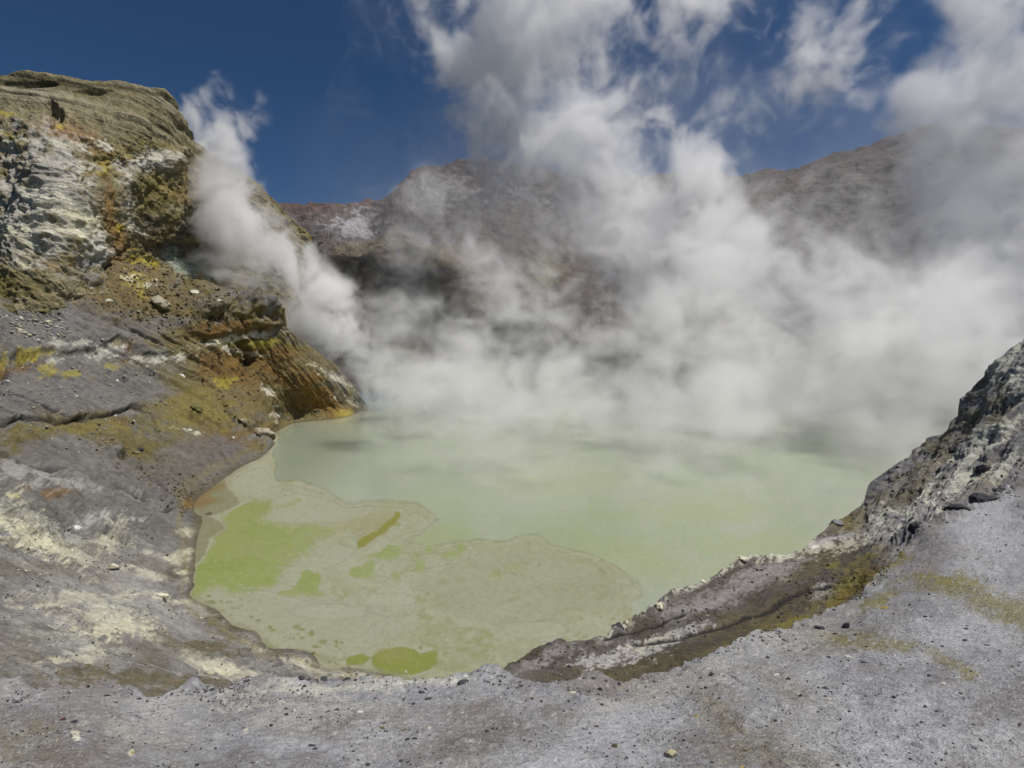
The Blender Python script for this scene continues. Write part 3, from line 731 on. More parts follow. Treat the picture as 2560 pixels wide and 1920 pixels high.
class Lake(Patch):
    def __init__(self, x0, x1, nx, y0, y1, ny):
        self.name = 'lake'
        a = np.linspace(x0, x1, nx)
        b = np.linspace(y0, y1, ny)[:, None]
        self.b = np.broadcast_to(b, (ny, nx)).copy()
        self.a = np.broadcast_to(a, (ny, nx)).copy()
        self.D = depth_at_height(self.a, self.b, LK)
        self.P = spot(self.a, self.b, self.D)
        self.n = np.zeros((ny, nx, 3)); self.n[..., 2] = 1
        self.h = np.zeros((ny, nx))
        self.col = np.zeros((ny, nx, 3))


lake = Lake(140, 1080, 1000, 705, 391, 380)
l_ = lake
# slow swirls carry every outline a little
fs = np.stack([l_.a / 40, l_.b / 22, np.zeros(l_.a.shape)], -1).reshape(-1, 3)
wx = 1.8 * fbm(fs, 5, .55).reshape(l_.a.shape)
wy = 1.8 * fbm(fs + 31.7, 5, .55).reshape(l_.a.shape)
fr = np.stack([l_.a / 7, l_.b / 4, np.zeros(l_.a.shape)], -1).reshape(-1, 3)
jx = 1.8 * fbm(fr + 5, 4, .6).reshape(l_.a.shape)
jy = 1.8 * fbm(fr + 55, 4, .6).reshape(l_.a.shape)
A, B = l_.a + jx * 1.1 + wx * 2.6, l_.b + jy * .7 + wy * 1.5
AW, BW = l_.a + wx * 9 + jx * 2, l_.b + wy * 6 + jy * 1.5


def lnoise(sx, sy, o=0.0, octv=5, warp=0.0, gain=.55, rot=0):
    c, s = math.cos(R(rot)), math.sin(R(rot))
    u, v = l_.a + wx * warp, l_.b + wy * warp * .6
    q = np.stack([(u * c + v * s) / sx, (-u * s + v * c) / sy, np.full(l_.a.shape, o)], -1).reshape(-1, 3)
    return 1.75 * fbm(q, octv, gain).reshape(l_.a.shape)


sw = lnoise(46, 16, 1, 5, 26)
sw2 = lnoise(15, 6, 2, 5, 22)
fl = lnoise(34, 7, 6, 6, 46, .6)            # long streaky marbling
fl2 = lnoise(12, 3.2, 7, 5, 30, .6, rot=12)
sp = lnoise(2.4, 1.6, 3, 3, 0)
l_.col[:] = np.array((.300, .335, .242))
l_.paint((.272, .330, .195), sstep(-.3, .9, sw + .3 * fl) * .6)
l_.paint((.345, .358, .285), sstep(.1, 1.1, fl * .8 - sw * .4) * .55)
l_.blob((.258, .325, .162), [(438, 505, 40, 32, 0), (455, 530, 26, 20, 0), (560, 530, 60, 18, 0)], sw2, .4, .8, .55)
l_.blob((.290, .325, .125), [(640, 560, 70, 18, 8), (440, 537, 30, 10, 0), (760, 545, 60, 14, 0), (700, 510, 60, 16, 0), (560, 480, 60, 12, 0)], .5 * sw2 + .4 * sw, .6, .9, .5)
l_.blob((.262, .300, .225), [(330, 460, 90, 30, 0), (300, 440, 40, 20, 0)], sw2, .4, .8, .5)
l_.paint((.235, .262, .185), sstep(.75, 1.3, fl2 + .3 * sw) * .45)
SCUM = k1([(560, 160), (700, 200), (672, 330), (706, 385), (660, 440), (690, 482), (830, 492), (960, 530), (1120, 612), (1280, 605), (1400, 600), (1520, 612), (1620, 670), (1650, 705), (1560, 770), (1480, 840), (1600, 860), (1780, 842)]) + \
    k2([(375, 628), (480, 606), (620, 612), (780, 590), (840, 582), (900, 630), (1040, 665), (1150, 692), (1230, 735), (1330, 775), (1400, 840), (1480, 880), (1500, 950), (1400, 1000), (1500, 1300)]) + [(700, 720), (120, 720), (120, 420)]
sd = inside(l_.a + wx * 3.2 + jx * 1.0, l_.b + wy * 2.2 + jy * .6, SCUM)
right = sstep(470, 620, l_.a)
scum = sstep(-.8, 1.0, sd)
thick = np.clip(sd / 16, 0, 1) * .5 + .35 * sw + .45 * fl + .2 * fl2          # how thick the floating skin is
l_.paint((.298, .305, .205), scum * (.95 - .25 * right))
l_.paint((.345, .340, .258), scum * sstep(.25, .8, thick) * .85)
l_.paint((.245, .258, .132), scum * sstep(.15, -.4, thick) * .85)
l_.paint((.225, .242, .095), scum * sstep(.3, .85, lnoise(44, 13, 8, 6, 60, .62)) * .75)
l_.paint((.365, .358, .285), scum * sstep(.55, 1.1, lnoise(20, 5, 11, 6, 44) + .3 * sw) * .65)
# torn edges of skin: thin dark seams where the thickness crosses steps
for lev in (.05, .38, .7):
    l_.paint((.205, .21, .135), scum * sstep(.045, .0, np.abs(thick - lev)) * sstep(-.2, .5, fl2) * .5)
l_.paint((.195, .195, .145), sstep(1.0, .1, np.abs(sd + .3)) * (.25 + .45 * sstep(-.4, .6, jx)))
l_.paint((.365, .352, .275), sstep(2.0, .2, np.abs(sd - 2.8 - jx)) * .5)
l_.paint((.315, .298, .20), sstep(3.5, 1, np.abs(sd - 8 - wx * 4)) * .35)
# lobes of skin, as they lie: paler thick rafts and thinner olive water between
def lobe(pts, colour, strength, feather=5.0, drift=1.0):
    q = inside(l_.a + (jx * 1.0 + wx * 3.0) * drift, l_.b + (jy * .6 + wy * 2.0) * drift, pts)
    l_.paint(colour, sstep(-feather, feather, q + fl * 3.0 + fl2 * 1.5) * strength)


lobe(k1([(640, 600), (700, 560), (900, 560), (1100, 640), (1350, 650), (1130, 720), (1040, 790), (1000, 745), (760, 740), (640, 700)]), (.345, .335, .265), .6)
lobe(k1([(250, 1140), (700, 1090), (800, 1050), (1000, 1170), (1180, 1190), (1450, 1280), (1560, 1320), (1260, 1470), (1120, 1540), (700, 1440), (420, 1300)]), (.325, .322, .25), .75)
lobe(k2([(60, 870), (300, 780), (800, 700), (1250, 790), (1420, 880), (1330, 980), (900, 1150), (600, 1150), (300, 1060)]), (.262, .258, .175), .38, 10)
lobe(k1([(390, 470), (590, 320), (660, 300), (660, 440), (690, 490), (620, 560), (520, 570)]), (.34, .335, .255), .7)
lobe(k1([(1130, 780), (1200, 720), (1400, 660), (1450, 680), (1330, 790), (1180, 880)]), (.27, .255, .13), .6, 4)
lobe(k1([(1170, 1180), (1330, 1120), (1500, 1050), (1480, 1110), (1520, 1190), (1500, 1270), (1400, 1270), (1230, 1230)]), (.35, .342, .27), .65, 3)
lobe(k1([(780, 970), (860, 960), (1050, 850), (1150, 890), (1060, 980), (960, 1010), (930, 1060), (820, 1010)]), (.34, .33, .255), .6, 3)
SEAMS = [
    k1([(700, 505), (960, 560), (1100, 640), (1300, 635), (1450, 650), (1560, 690), (1600, 730), (1530, 790), (1420, 830)]),
    k1([(560, 722), (760, 737), (1000, 742), (1100, 730), (1180, 700), (1350, 672)]),
    k1([(780, 970), (840, 1000), (950, 940), (1050, 850), (1150, 890), (1080, 960), (960, 1010), (930, 1060), (965, 1140)]),
    k1([(1240, 1040), (1400, 1060), (1500, 1040), (1480, 1100), (1520, 1180), (1500, 1270), (1440, 1275), (1250, 1230), (1170, 1200), (1180, 1160), (1330, 1110)]),
    k2([(0, 820), (200, 790), (330, 760), (420, 740), (450, 700), (370, 640)]),
    k2([(640, 1200), (650, 1160), (800, 1120), (960, 1110), (1040, 1170), (960, 1250), (850, 1240), (800, 1190), (700, 1180)]),
    k1([(300, 560), (420, 480), (520, 420), (600, 400), (640, 440), (670, 520), (800, 560), (980, 590)]),
    k1([(1120, 800), (1200, 770), (1190, 800), (1130, 815)]), k1([(1400, 800), (1450, 830), (1530, 800), (1480, 840), (1420, 840)]),
    k1([(700, 1090), (800, 1110), (900, 1180), (1050, 1190), (1180, 1250), (1330, 1290), (1450, 1290)]),
    k1([(420, 1150), (560, 1130), (700, 1140), (900, 1200), (1100, 1210)]),
]
for k, L in enumerate(SEAMS):
    d, sid, t = seg_dist(l_.a + jx * .9 + wx * 2.2, l_.b + jy * .5 + wy * 1.4, L)
    fade = sstep(0, .12, t) * sstep(1, .88, t) * (.35 + .65 * sstep(-.6, .4, jx))
    l_.paint((.185, .185, .125), scum * sstep(1.15, .15, d) * fade * .5)
    l_.paint((.375, .365, .295), scum * sstep(3.4, .6, d) * (sid > 0) * fade * .4)
# pools of clear green brine, their edges feathered by the drifting skin
G = [
    k1([(230, 1160), (188, 1140), (215, 1000), (270, 900), (300, 800), (400, 760), (385, 705), (350, 690), (500, 610), (560, 590), (640, 600), (630, 680), (560, 725), (760, 740), (1000, 745), (1040, 790), (940, 850), (920, 900), (760, 960), (700, 1000), (690, 1080), (580, 1110), (480, 1120), (400, 1130), (330, 1100), (250, 1130)]),
    k1([(820, 1045), (870, 1020), (930, 1032), (945, 1070), (932, 1110), (985, 1150), (900, 1162), (800, 1148), (715, 1154), (770, 1125), (808, 1096)]),
    k1([(1190, 930), (1230, 905), (1290, 900), (1310, 875), (1380, 860), (1440, 880), (1430, 930), (1370, 955), (1300, 940)]),
    k1([(1085, 1030), (1120, 995), (1170, 985), (1240, 950), (1290, 970), (1250, 1010), (1260, 1045), (1200, 1052), (1140, 1045)]),
    k1([(1512, 1000), (1515, 965), (1540, 945), (1565, 960), (1555, 1000), (1530, 1015)]),
    k1([(1385, 1035), (1410, 1010), (1440, 1020), (1430, 1045), (1400, 1050)]),
    k1([(1550, 880), (1570, 850), (1605, 850), (1590, 880), (1615, 900), (1590, 920)]),
    k1([(1650, 915), (1700, 895), (1750, 900), (1760, 860), (1805, 870), (1800, 910), (1730, 935), (1670, 938)]),
    k2([(675, 785), (720, 765), (770, 780), (740, 802)]), k2([(560, 830), (590, 805), (640, 815), (620, 850), (575, 855)]),
    k1([(640, 640), (720, 610), (830, 590), (760, 625), (680, 655)]), k1([(700, 495), (790, 495), (740, 508)]),
]
gm = np.zeros(l_.a.shape)
for k, g in enumerate(G):
    q = inside(l_.a + jx * 1.3 + wx * 4.5, l_.b + jy * .8 + wy * 3.0, g)
    if k == 0:
        q = np.clip(q, -9, 12) / 4.5 + fl * 1.5 + fl2 * .8 + .75 - .012 * np.clip(l_.a - 230, 0, 200)
        mk = sstep(-.9, 1.5, q) * .95
    else:
        mk = sstep(-1.1, 1.5, q + fl * 1.4 + fl2 * 1.1 + .2) * (.8 if k < 8 else .5)
    gm = np.maximum(gm, mk)
l_.paint((.268, .312, .098), gm * .92)
l_.paint((.222, .275, .062), gm * sstep(0, 1., sw + .3 * fl) * .65)
l_.paint((.292, .300, .140), gm * sstep(.1, .9, -sw + .3 * fl2) * .6)
l_.paint((.30, .305, .205), gm * sstep(.5, 1.2, fl2 + .5 * fl) * .6)
g3 = inside(A, B, k1([(1150, 885), (1170, 835), (1230, 800), (1300, 770), (1350, 720), (1395, 690), (1400, 668), (1440, 668), (1430, 700), (1400, 735), (1330, 790), (1270, 820), (1230, 850), (1190, 875)]))
l_.paint((.212, .205, .028), sstep(-.8, .9, g3 + fl2 * .6) * .92)
l_.blob((.285, .278, .135), [(345, 527, 30, 5, -20), (372, 515, 20, 3, -25)], fl2, .6, .6, .6)
ye = np.maximum(inside(A, B, k1([(1265, 1530), (1300, 1490), (1400, 1463), (1460, 1475), (1500, 1480), (1530, 1512), (1640, 1490), (1645, 1550), (1580, 1600), (1400, 1640), (1300, 1640), (1262, 1570)])),
                inside(A, B, k1([(1113, 1562), (1130, 1530), (1170, 1522), (1205, 1507), (1255, 1530), (1230, 1566), (1180, 1572), (1130, 1580)]))) + jx * .5
l_.paint((.155, .17, .045), sstep(-1.2, .2, ye) * .7)
l_.paint((.228, .252, .062), sstep(-.3, .6, ye))
l_.blob((.275, .255, .105), [(392, 655, 16, 6, 0)], sw2, .5, .7, .7)
dots = [(542, 1288, 11, 7), (580, 1308, 14, 9), (655, 1347, 12, 8), (672, 1367, 16, 8), (810, 1347, 20, 10), (840, 1362, 20, 7), (898, 1383, 17, 16), (967, 1435, 22, 13), (920, 1462, 22, 8), (1045, 1435, 12, 12), (1078, 1440, 9, 8), (1043, 1462, 13, 6),
        (840, 1412, 9, 6), (300, 1200, 34, 10), (1075, 1540, 12, 4), (1007, 1550, 9, 4), (1062, 1478, 6, 3), (790, 1415, 6, 4), (430, 1235, 12, 4), (400, 1200, 10, 4), (360, 1195, 10, 5), (425, 1200, 6, 4), (415, 1278, 6, 3), (1540, 1470, 9, 10), (460, 1235, 5, 4), (765, 1413, 5, 3), (735, 1408, 4, 3), (855, 1437, 4, 3), (820, 1390, 9, 4), (950, 1467, 5, 4), (378, 1252, 8, 3), (290, 1165, 18, 5), (700, 1408, 3, 2)]
dm = np.zeros(l_.a.shape)
for (x, y, rx, ry) in dots:
    (cx, cy_), = k1([(x, y)])
    dm = np.maximum(dm, sstep(-.25, .25, ell(l_.a + jx * .7, l_.b + jy * .4, cx, cy_, rx * .16877 + .3, ry * .16877 + .3)))
l_.paint((.175, .20, .07), dm * .8)
# wrinkled skin of scum near the shore
wr = lnoise(2.2, 7, 21, 3, 14, rot=20)
wz = np.zeros(l_.a.shape)
for e in ((382, 632, 24, 12), (250, 600, 24, 10), (285, 573, 16, 8), (235, 590, 20, 7)):
    wz = np.maximum(wz, sstep(0, .6, ell(l_.a, l_.b, *e) + .3 * sw2))
l_.paint((.20, .21, .11), wz * sstep(.55, .9, wr) * .7)
# pale floating rafts
for (x, y, rx, ry) in ((435, 613, 10, 4), (535, 630, 34, 9), (622, 582, 9, 3), (632, 592, 10, 3.5), (470, 548, 4, 2), (390, 600, 26, 7), (330, 612, 40, 8)):
    e = ell(l_.a + jx * 1.2 + wx * 3, l_.b + jy * .6 + wy * 2, x, y, rx, ry)
    l_.paint((.352, .350, .270), sstep(-.15, .2, e) * .5)
    l_.paint((.225, .225, .16), sstep(.14, .02, np.abs(e)) * .3)
l_.paint((.18, .17, .135), scum * sstep(.95, 1.2, lnoise(3.2, 1.8, 24, 3) + .2 * sstep(620, 520, l_.b) * right) * .5)
# silt and stranded froth where the water laps the bank
BANK = [(440, 690), (405, 678), (380, 672), (343, 667), (315, 655), (271, 648), (257, 632), (230, 623), (217, 610), (190, 596), (195, 570), (196, 552), (201, 525), (213, 514), (195, 508), (226, 477), (248, 464), (268, 452), (271, 437), (289, 425), (312, 421), (334, 419), (360, 411)]
d, _, _ = seg_dist(l_.a + jx * .8, l_.b + jy * .6, BANK)
l_.paint((.215, .205, .125), sstep(5.5, .5, d + fl2 * 1.5) * .5)
l_.paint((.40, .39, .32), sstep(.9, .2, np.abs(d - 1.7 - jx * .7)) * sstep(-.3, .5, sw2) * .5)
# foam line along the beach, brown silt in the bay
foam = k1([(178, 1150), (200, 1080), (215, 1000), (265, 930), (285, 840), (330, 795), (395, 765), (365, 710), (310, 685), (380, 675), (480, 620), (560, 575), (640, 545), (700, 520)])
d, _, _ = seg_dist(A, B, foam)
sv = inside(l_.a + jx * 1.5, l_.b + jy, k1([(130, 1160), (178, 1150), (215, 1000), (265, 930), (300, 820), (390, 770), (365, 710), (290, 690), (380, 672), (480, 610), (400, 520), (380, 470), (470, 400), (580, 320), (480, 280), (100, 560)]))
l_.paint((.19, .178, .105), sstep(-1.5, 2.5, sv + fl2 * 1.2) * .75)
l_.blob((.20, .12, .035), [(196, 503, 18, 5, -8), (206, 492, 20, 4, -20)], sw2, .5, .6, .8)
l_.paint((.30, .292, .215), sstep(2.6, .8, d) * .45)
l_.paint((.37, .36, .285), sstep(1.1, .3, d) * (.35 + .5 * sstep(-.5, .4, jx)))
l_.h += scum * (.02 * sw2 + .012 * jx) + sstep(-1, 1, sd) * .03

m = bpy.data.materials.new('lake_water')
m.use_nodes = True
nt = m.node_tree; n, l = nt.nodes, nt.links
bs = n['Principled BSDF']
bs.inputs['Specular IOR Level'].default_value = 0.4
at = n.new('ShaderNodeVertexColor'); at.layer_name = 'mineral'
ge = n.new('ShaderNodeNewGeometry')
n1 = n.new('ShaderNodeTexNoise'); n1.inputs['Scale'].default_value = 1.7; n1.inputs['Detail'].default_value = 6; n1.inputs['Roughness'].default_value = .65
n2 = n.new('ShaderNodeTexNoise'); n2.inputs['Scale'].default_value = 2.6; n2.inputs['Detail'].default_value = 4
for t in (n1, n2):
    l.new(ge.outputs['Position'], t.inputs['Vector'])
mr = n.new('ShaderNodeMapRange')
mr.inputs['From Min'].default_value = .3; mr.inputs['From Max'].default_value = .7; mr.inputs['To Min'].default_value = .93; mr.inputs['To Max'].default_value = 1.08
l.new(n1.outputs['Fac'], mr.inputs['Value'])
sc_ = n.new('ShaderNodeVectorMath'); sc_.operation = 'SCALE'
l.new(at.outputs['Color'], sc_.inputs[0]); l.new(mr.outputs[0], sc_.inputs['Scale']); l.new(sc_.outputs[0], bs.inputs['Base Color'])
bp = n.new('ShaderNodeBump'); bp.inputs['Strength'].default_value = .5; bp.inputs['Distance'].default_value = .05
l.new(n2.outputs['Fac'], bp.inputs['Height']); l.new(bp.outputs[0], bs.inputs['Normal'])
sk = n.new('ShaderNodeAttribute'); sk.attribute_name = 'skin'
ro = n.new('ShaderNodeMapRange'); ro.inputs['To Min'].default_value = .16; ro.inputs['To Max'].default_value = .75
l.new(sk.outputs['Fac'], ro.inputs['Value']); l.new(ro.outputs[0], bs.inputs['Roughness'])
lake.col *= .93 * (np.array((.95, .94, .95)) * (1 - scum[..., None]) + np.array((.865, .885, .835)) * scum[..., None])
lake.finish(m, back=0)
lake.ob.data.attributes.new('skin', 'FLOAT', 'POINT').data.foreach_set('value', np.clip(scum - .8 * gm - .8 * sstep(-.3, .6, ye), 0, 1).astype(np.float32).ravel())


# ================================================================== STONES
def hull_mesh(name, seed, npts=16, cuts=2, rough=.07, flat=False):
    """an angular broken stone, about one unit across, standing on z = 0"""
    rs = np.random.default_rng(seed)
    v = rs.normal(size=(npts, 3))
    v /= np.linalg.norm(v, axis=1, keepdims=True)
    v *= rs.uniform(.38, .56, (npts, 1))
    v[:, 2] = np.maximum(v[:, 2], -.30) * .85
    bm = bmesh.new()
    for q in v:
        bm.verts.new(q)
    r = bmesh.ops.convex_hull(bm, input=bm.verts)
    for q in [g for g in r['geom_interior'] if isinstance(g, bmesh.types.BMVert)]:
        bm.verts.remove(q)
    bmesh.ops.bevel(bm, geom=bm.edges[:], offset=.025, segments=1, affect='EDGES', clamp_overlap=True)
    bmesh.ops.triangulate(bm, faces=bm.faces[:])
    if cuts:
        bmesh.ops.subdivide_edges(bm, edges=[e for e in bm.edges if e.calc_length() > .12], cuts=cuts, use_grid_fill=True)
        bmesh.ops.triangulate(bm, faces=bm.faces[:])
    P = np.array([q.co for q in bm.verts], np.float32)
    d = fbm(P * 2.2 + seed * 7.1, 4, .6) * rough * 1.6 + fbm(P * 7 + seed, 3, .6) * rough * .5
    nn = P / (np.linalg.norm(P, axis=1, keepdims=True) + 1e-6)
    for q, p in zip(bm.verts, P + nn * d[:, None]):
        q.co = p + np.array((0, 0, .26))
    me = bpy.data.meshes.new(name)
    bm.to_mesh(me)
    bm.free()
    return me


def stone_material(name, c1, c2, scale=6.0, top=None, rough=.9):
    """broken stone: two tones of its own minerals; `top` = a crust that caps it in object space"""
    m = bpy.data.materials.new(name)
    m.use_nodes = True
    nt = m.node_tree; n, l = nt.nodes, nt.links
    bs = n['Principled BSDF']
    bs.inputs['Roughness'].default_value = rough
    bs.inputs['Specular IOR Level'].default_value = .2
    tc = n.new('ShaderNodeTexCoord')
    no = n.new('ShaderNodeTexNoise'); no.inputs['Scale'].default_value = scale; no.inputs['Detail'].default_value = 6; no.inputs['Roughness'].default_value = .7
    l.new(tc.outputs['Object'], no.inputs['Vector'])
    rp = n.new('ShaderNodeValToRGB')
    rp.color_ramp.elements[0].position = .35; rp.color_ramp.elements[0].color = (*c1, 1)
    rp.color_ramp.elements[1].position = .65; rp.color_ramp.elements[1].color = (*c2, 1)
    l.new(no.outputs['Fac'], rp.inputs[0])
    out = rp.outputs[0]
    if top:
        sx = n.new('ShaderNodeSeparateXYZ'); l.new(tc.outputs['Object'], sx.inputs[0])
        ma = n.new('ShaderNodeMath'); ma.operation = 'MULTIPLY_ADD'; ma.inputs[1].default_value = .35
        l.new(no.outputs['Fac'], ma.inputs[0]); l.new(sx.outputs['Z'], ma.inputs[2])
        mr = n.new('ShaderNodeMapRange'); mr.inputs['From Min'].default_value = .58; mr.inputs['From Max'].default_value = .68
        l.new(ma.outputs[0], mr.inputs['Value'])
        mx = n.new('ShaderNodeMix'); mx.data_type = 'RGBA'
        l.new(mr.outputs[0], mx.inputs['Factor']); l.new(out, mx.inputs[6]); mx.inputs[7].default_value = (*top, 1)
        out = mx.outputs[2]
    l.new(out, bs.inputs['Base Color'])
    bp = n.new('ShaderNodeBump'); bp.inputs['Strength'].default_value = .5; bp.inputs['Distance'].default_value = .04
    l.new(no.outputs['Fac'], bp.inputs['Height']); l.new(bp.outputs[0], bs.inputs['Normal'])
    return m


SM = dict(
    dark=stone_material('dark_lava', (.030, .029, .033), (.085, .082, .09)),
    black=stone_material('black_lava', (.014, .014, .018), (.05, .05, .06)),
    grey=stone_material('grey_lava', (.13, .128, .14), (.24, .235, .25)),
    pale=stone_material('salt_stone', (.40, .385, .29), (.60, .58, .47)),
    white=stone_material('white_stone', (.5, .5, .48), (.68, .67, .64)),
    yellow=stone_material('sulphur_stone', (.26, .21, .05), (.46, .38, .10)),
    maroon=stone_material('maroon_scoria', (.055, .03, .035), (.11, .06, .065)),
    rust=stone_material('rusty_scoria', (.16, .075, .035), (.26, .14, .07)),
    olive=stone_material('olive_stone', (.08, .072, .03), (.17, .15, .06)),
    brown=stone_material('brown_stone', (.075, .06, .035), (.17, .14, .085)),
    capped=stone_material('capped_stone', (.05, .048, .05), (.13, .12, .11), top=(.47, .43, .25)),
    crust=stone_material('crusted_rock', (.13, .12, .09), (.30, .285, .21), top=(.56, .545, .42)),
    shore=stone_material('shore_rock', (.10, .08, .045), (.21, .175, .11), top=(.33, .295, .225)),
)
VAR = [hull_mesh('stone', 40 + k, 13 + k % 6, 1, .06) for k in range(9)]
BIG = [hull_mesh('boulder', 140 + k, 15 + k % 7, 3, .12) for k in range(6)]
for me in VAR + BIG:
    me.materials.append(SM['dark'])
GEN = dict(
    dark=('small dark grey lava stone lying on the pale ash rim', 'dark lava stones strewn over the rim'),
    black=('small jet black lava stone lying on the pale ash rim', 'black lava stones strewn over the rim'),
    grey=('dull grey stone half sunk in the pale ash rim', 'grey stones half sunk in the rim'),
    pale=('small cream coloured stone lying on the pale ash rim', 'cream stones strewn over the rim'),
    white=('small white stone lying on the pale ash rim', 'white stones strewn over the rim'),
    olive=('small olive brown stone in the ash hollow behind the rim', 'olive stones behind the rim'))
n_st = 0
GENLIST, MARKS = [], []


def stone(patch, a, b, w, tone, label=None, cat='stone', flat=None, tall=None, big=False, turn=None, name=None, sink=.22, mark=None):
    global n_st
    n_st += 1
    rs = np.random.default_rng(900 + n_st)
    P, nrm, D = patch.at(a, b)
    size = w * D / FPX / .76
    me = (BIG if big else VAR)[n_st % (6 if big else 9)]
    ob = bpy.data.objects.new(name or ('boulder' if big else 'stone'), me)
    COL.objects.link(ob)
    hz = flat or tall or rs.uniform(.6, .95)
    ob.scale = (size, size * rs.uniform(.7, 1.0), size * hz)
    up = Vector(tuple(nrm * .6 + np.array((0, 0, .4)))).normalized()
    q = up.to_track_quat('Z', 'Y')
    ob.rotation_euler = (q.to_matrix() @ Matrix.Rotation(turn if turn is not None else rs.uniform(0, 6.28), 3, 'Z')).to_euler()
    ob.location = Vector(tuple(P)) - up * size * hz * sink
    ob.material_slots[0].link = 'OBJECT'
    ob.material_slots[0].material = SM[tone]
    if label:
        tag(ob, label=label, cat=cat)
        if mark:
            MARKS.append((a, b, mark))
    else:
        lb, gr = GEN[tone]
        tag(ob, label=lb, cat=cat, group=gr)
        GENLIST.append((ob, a, b, w, tone))
    return ob


def z_(crop, x, y):
    ox, oy = {3: (0, 640), 4: (256, 640), 5: (512, 640), 6: (768, 600)}[crop]
    return ox + x * .11574, oy + y * .11574


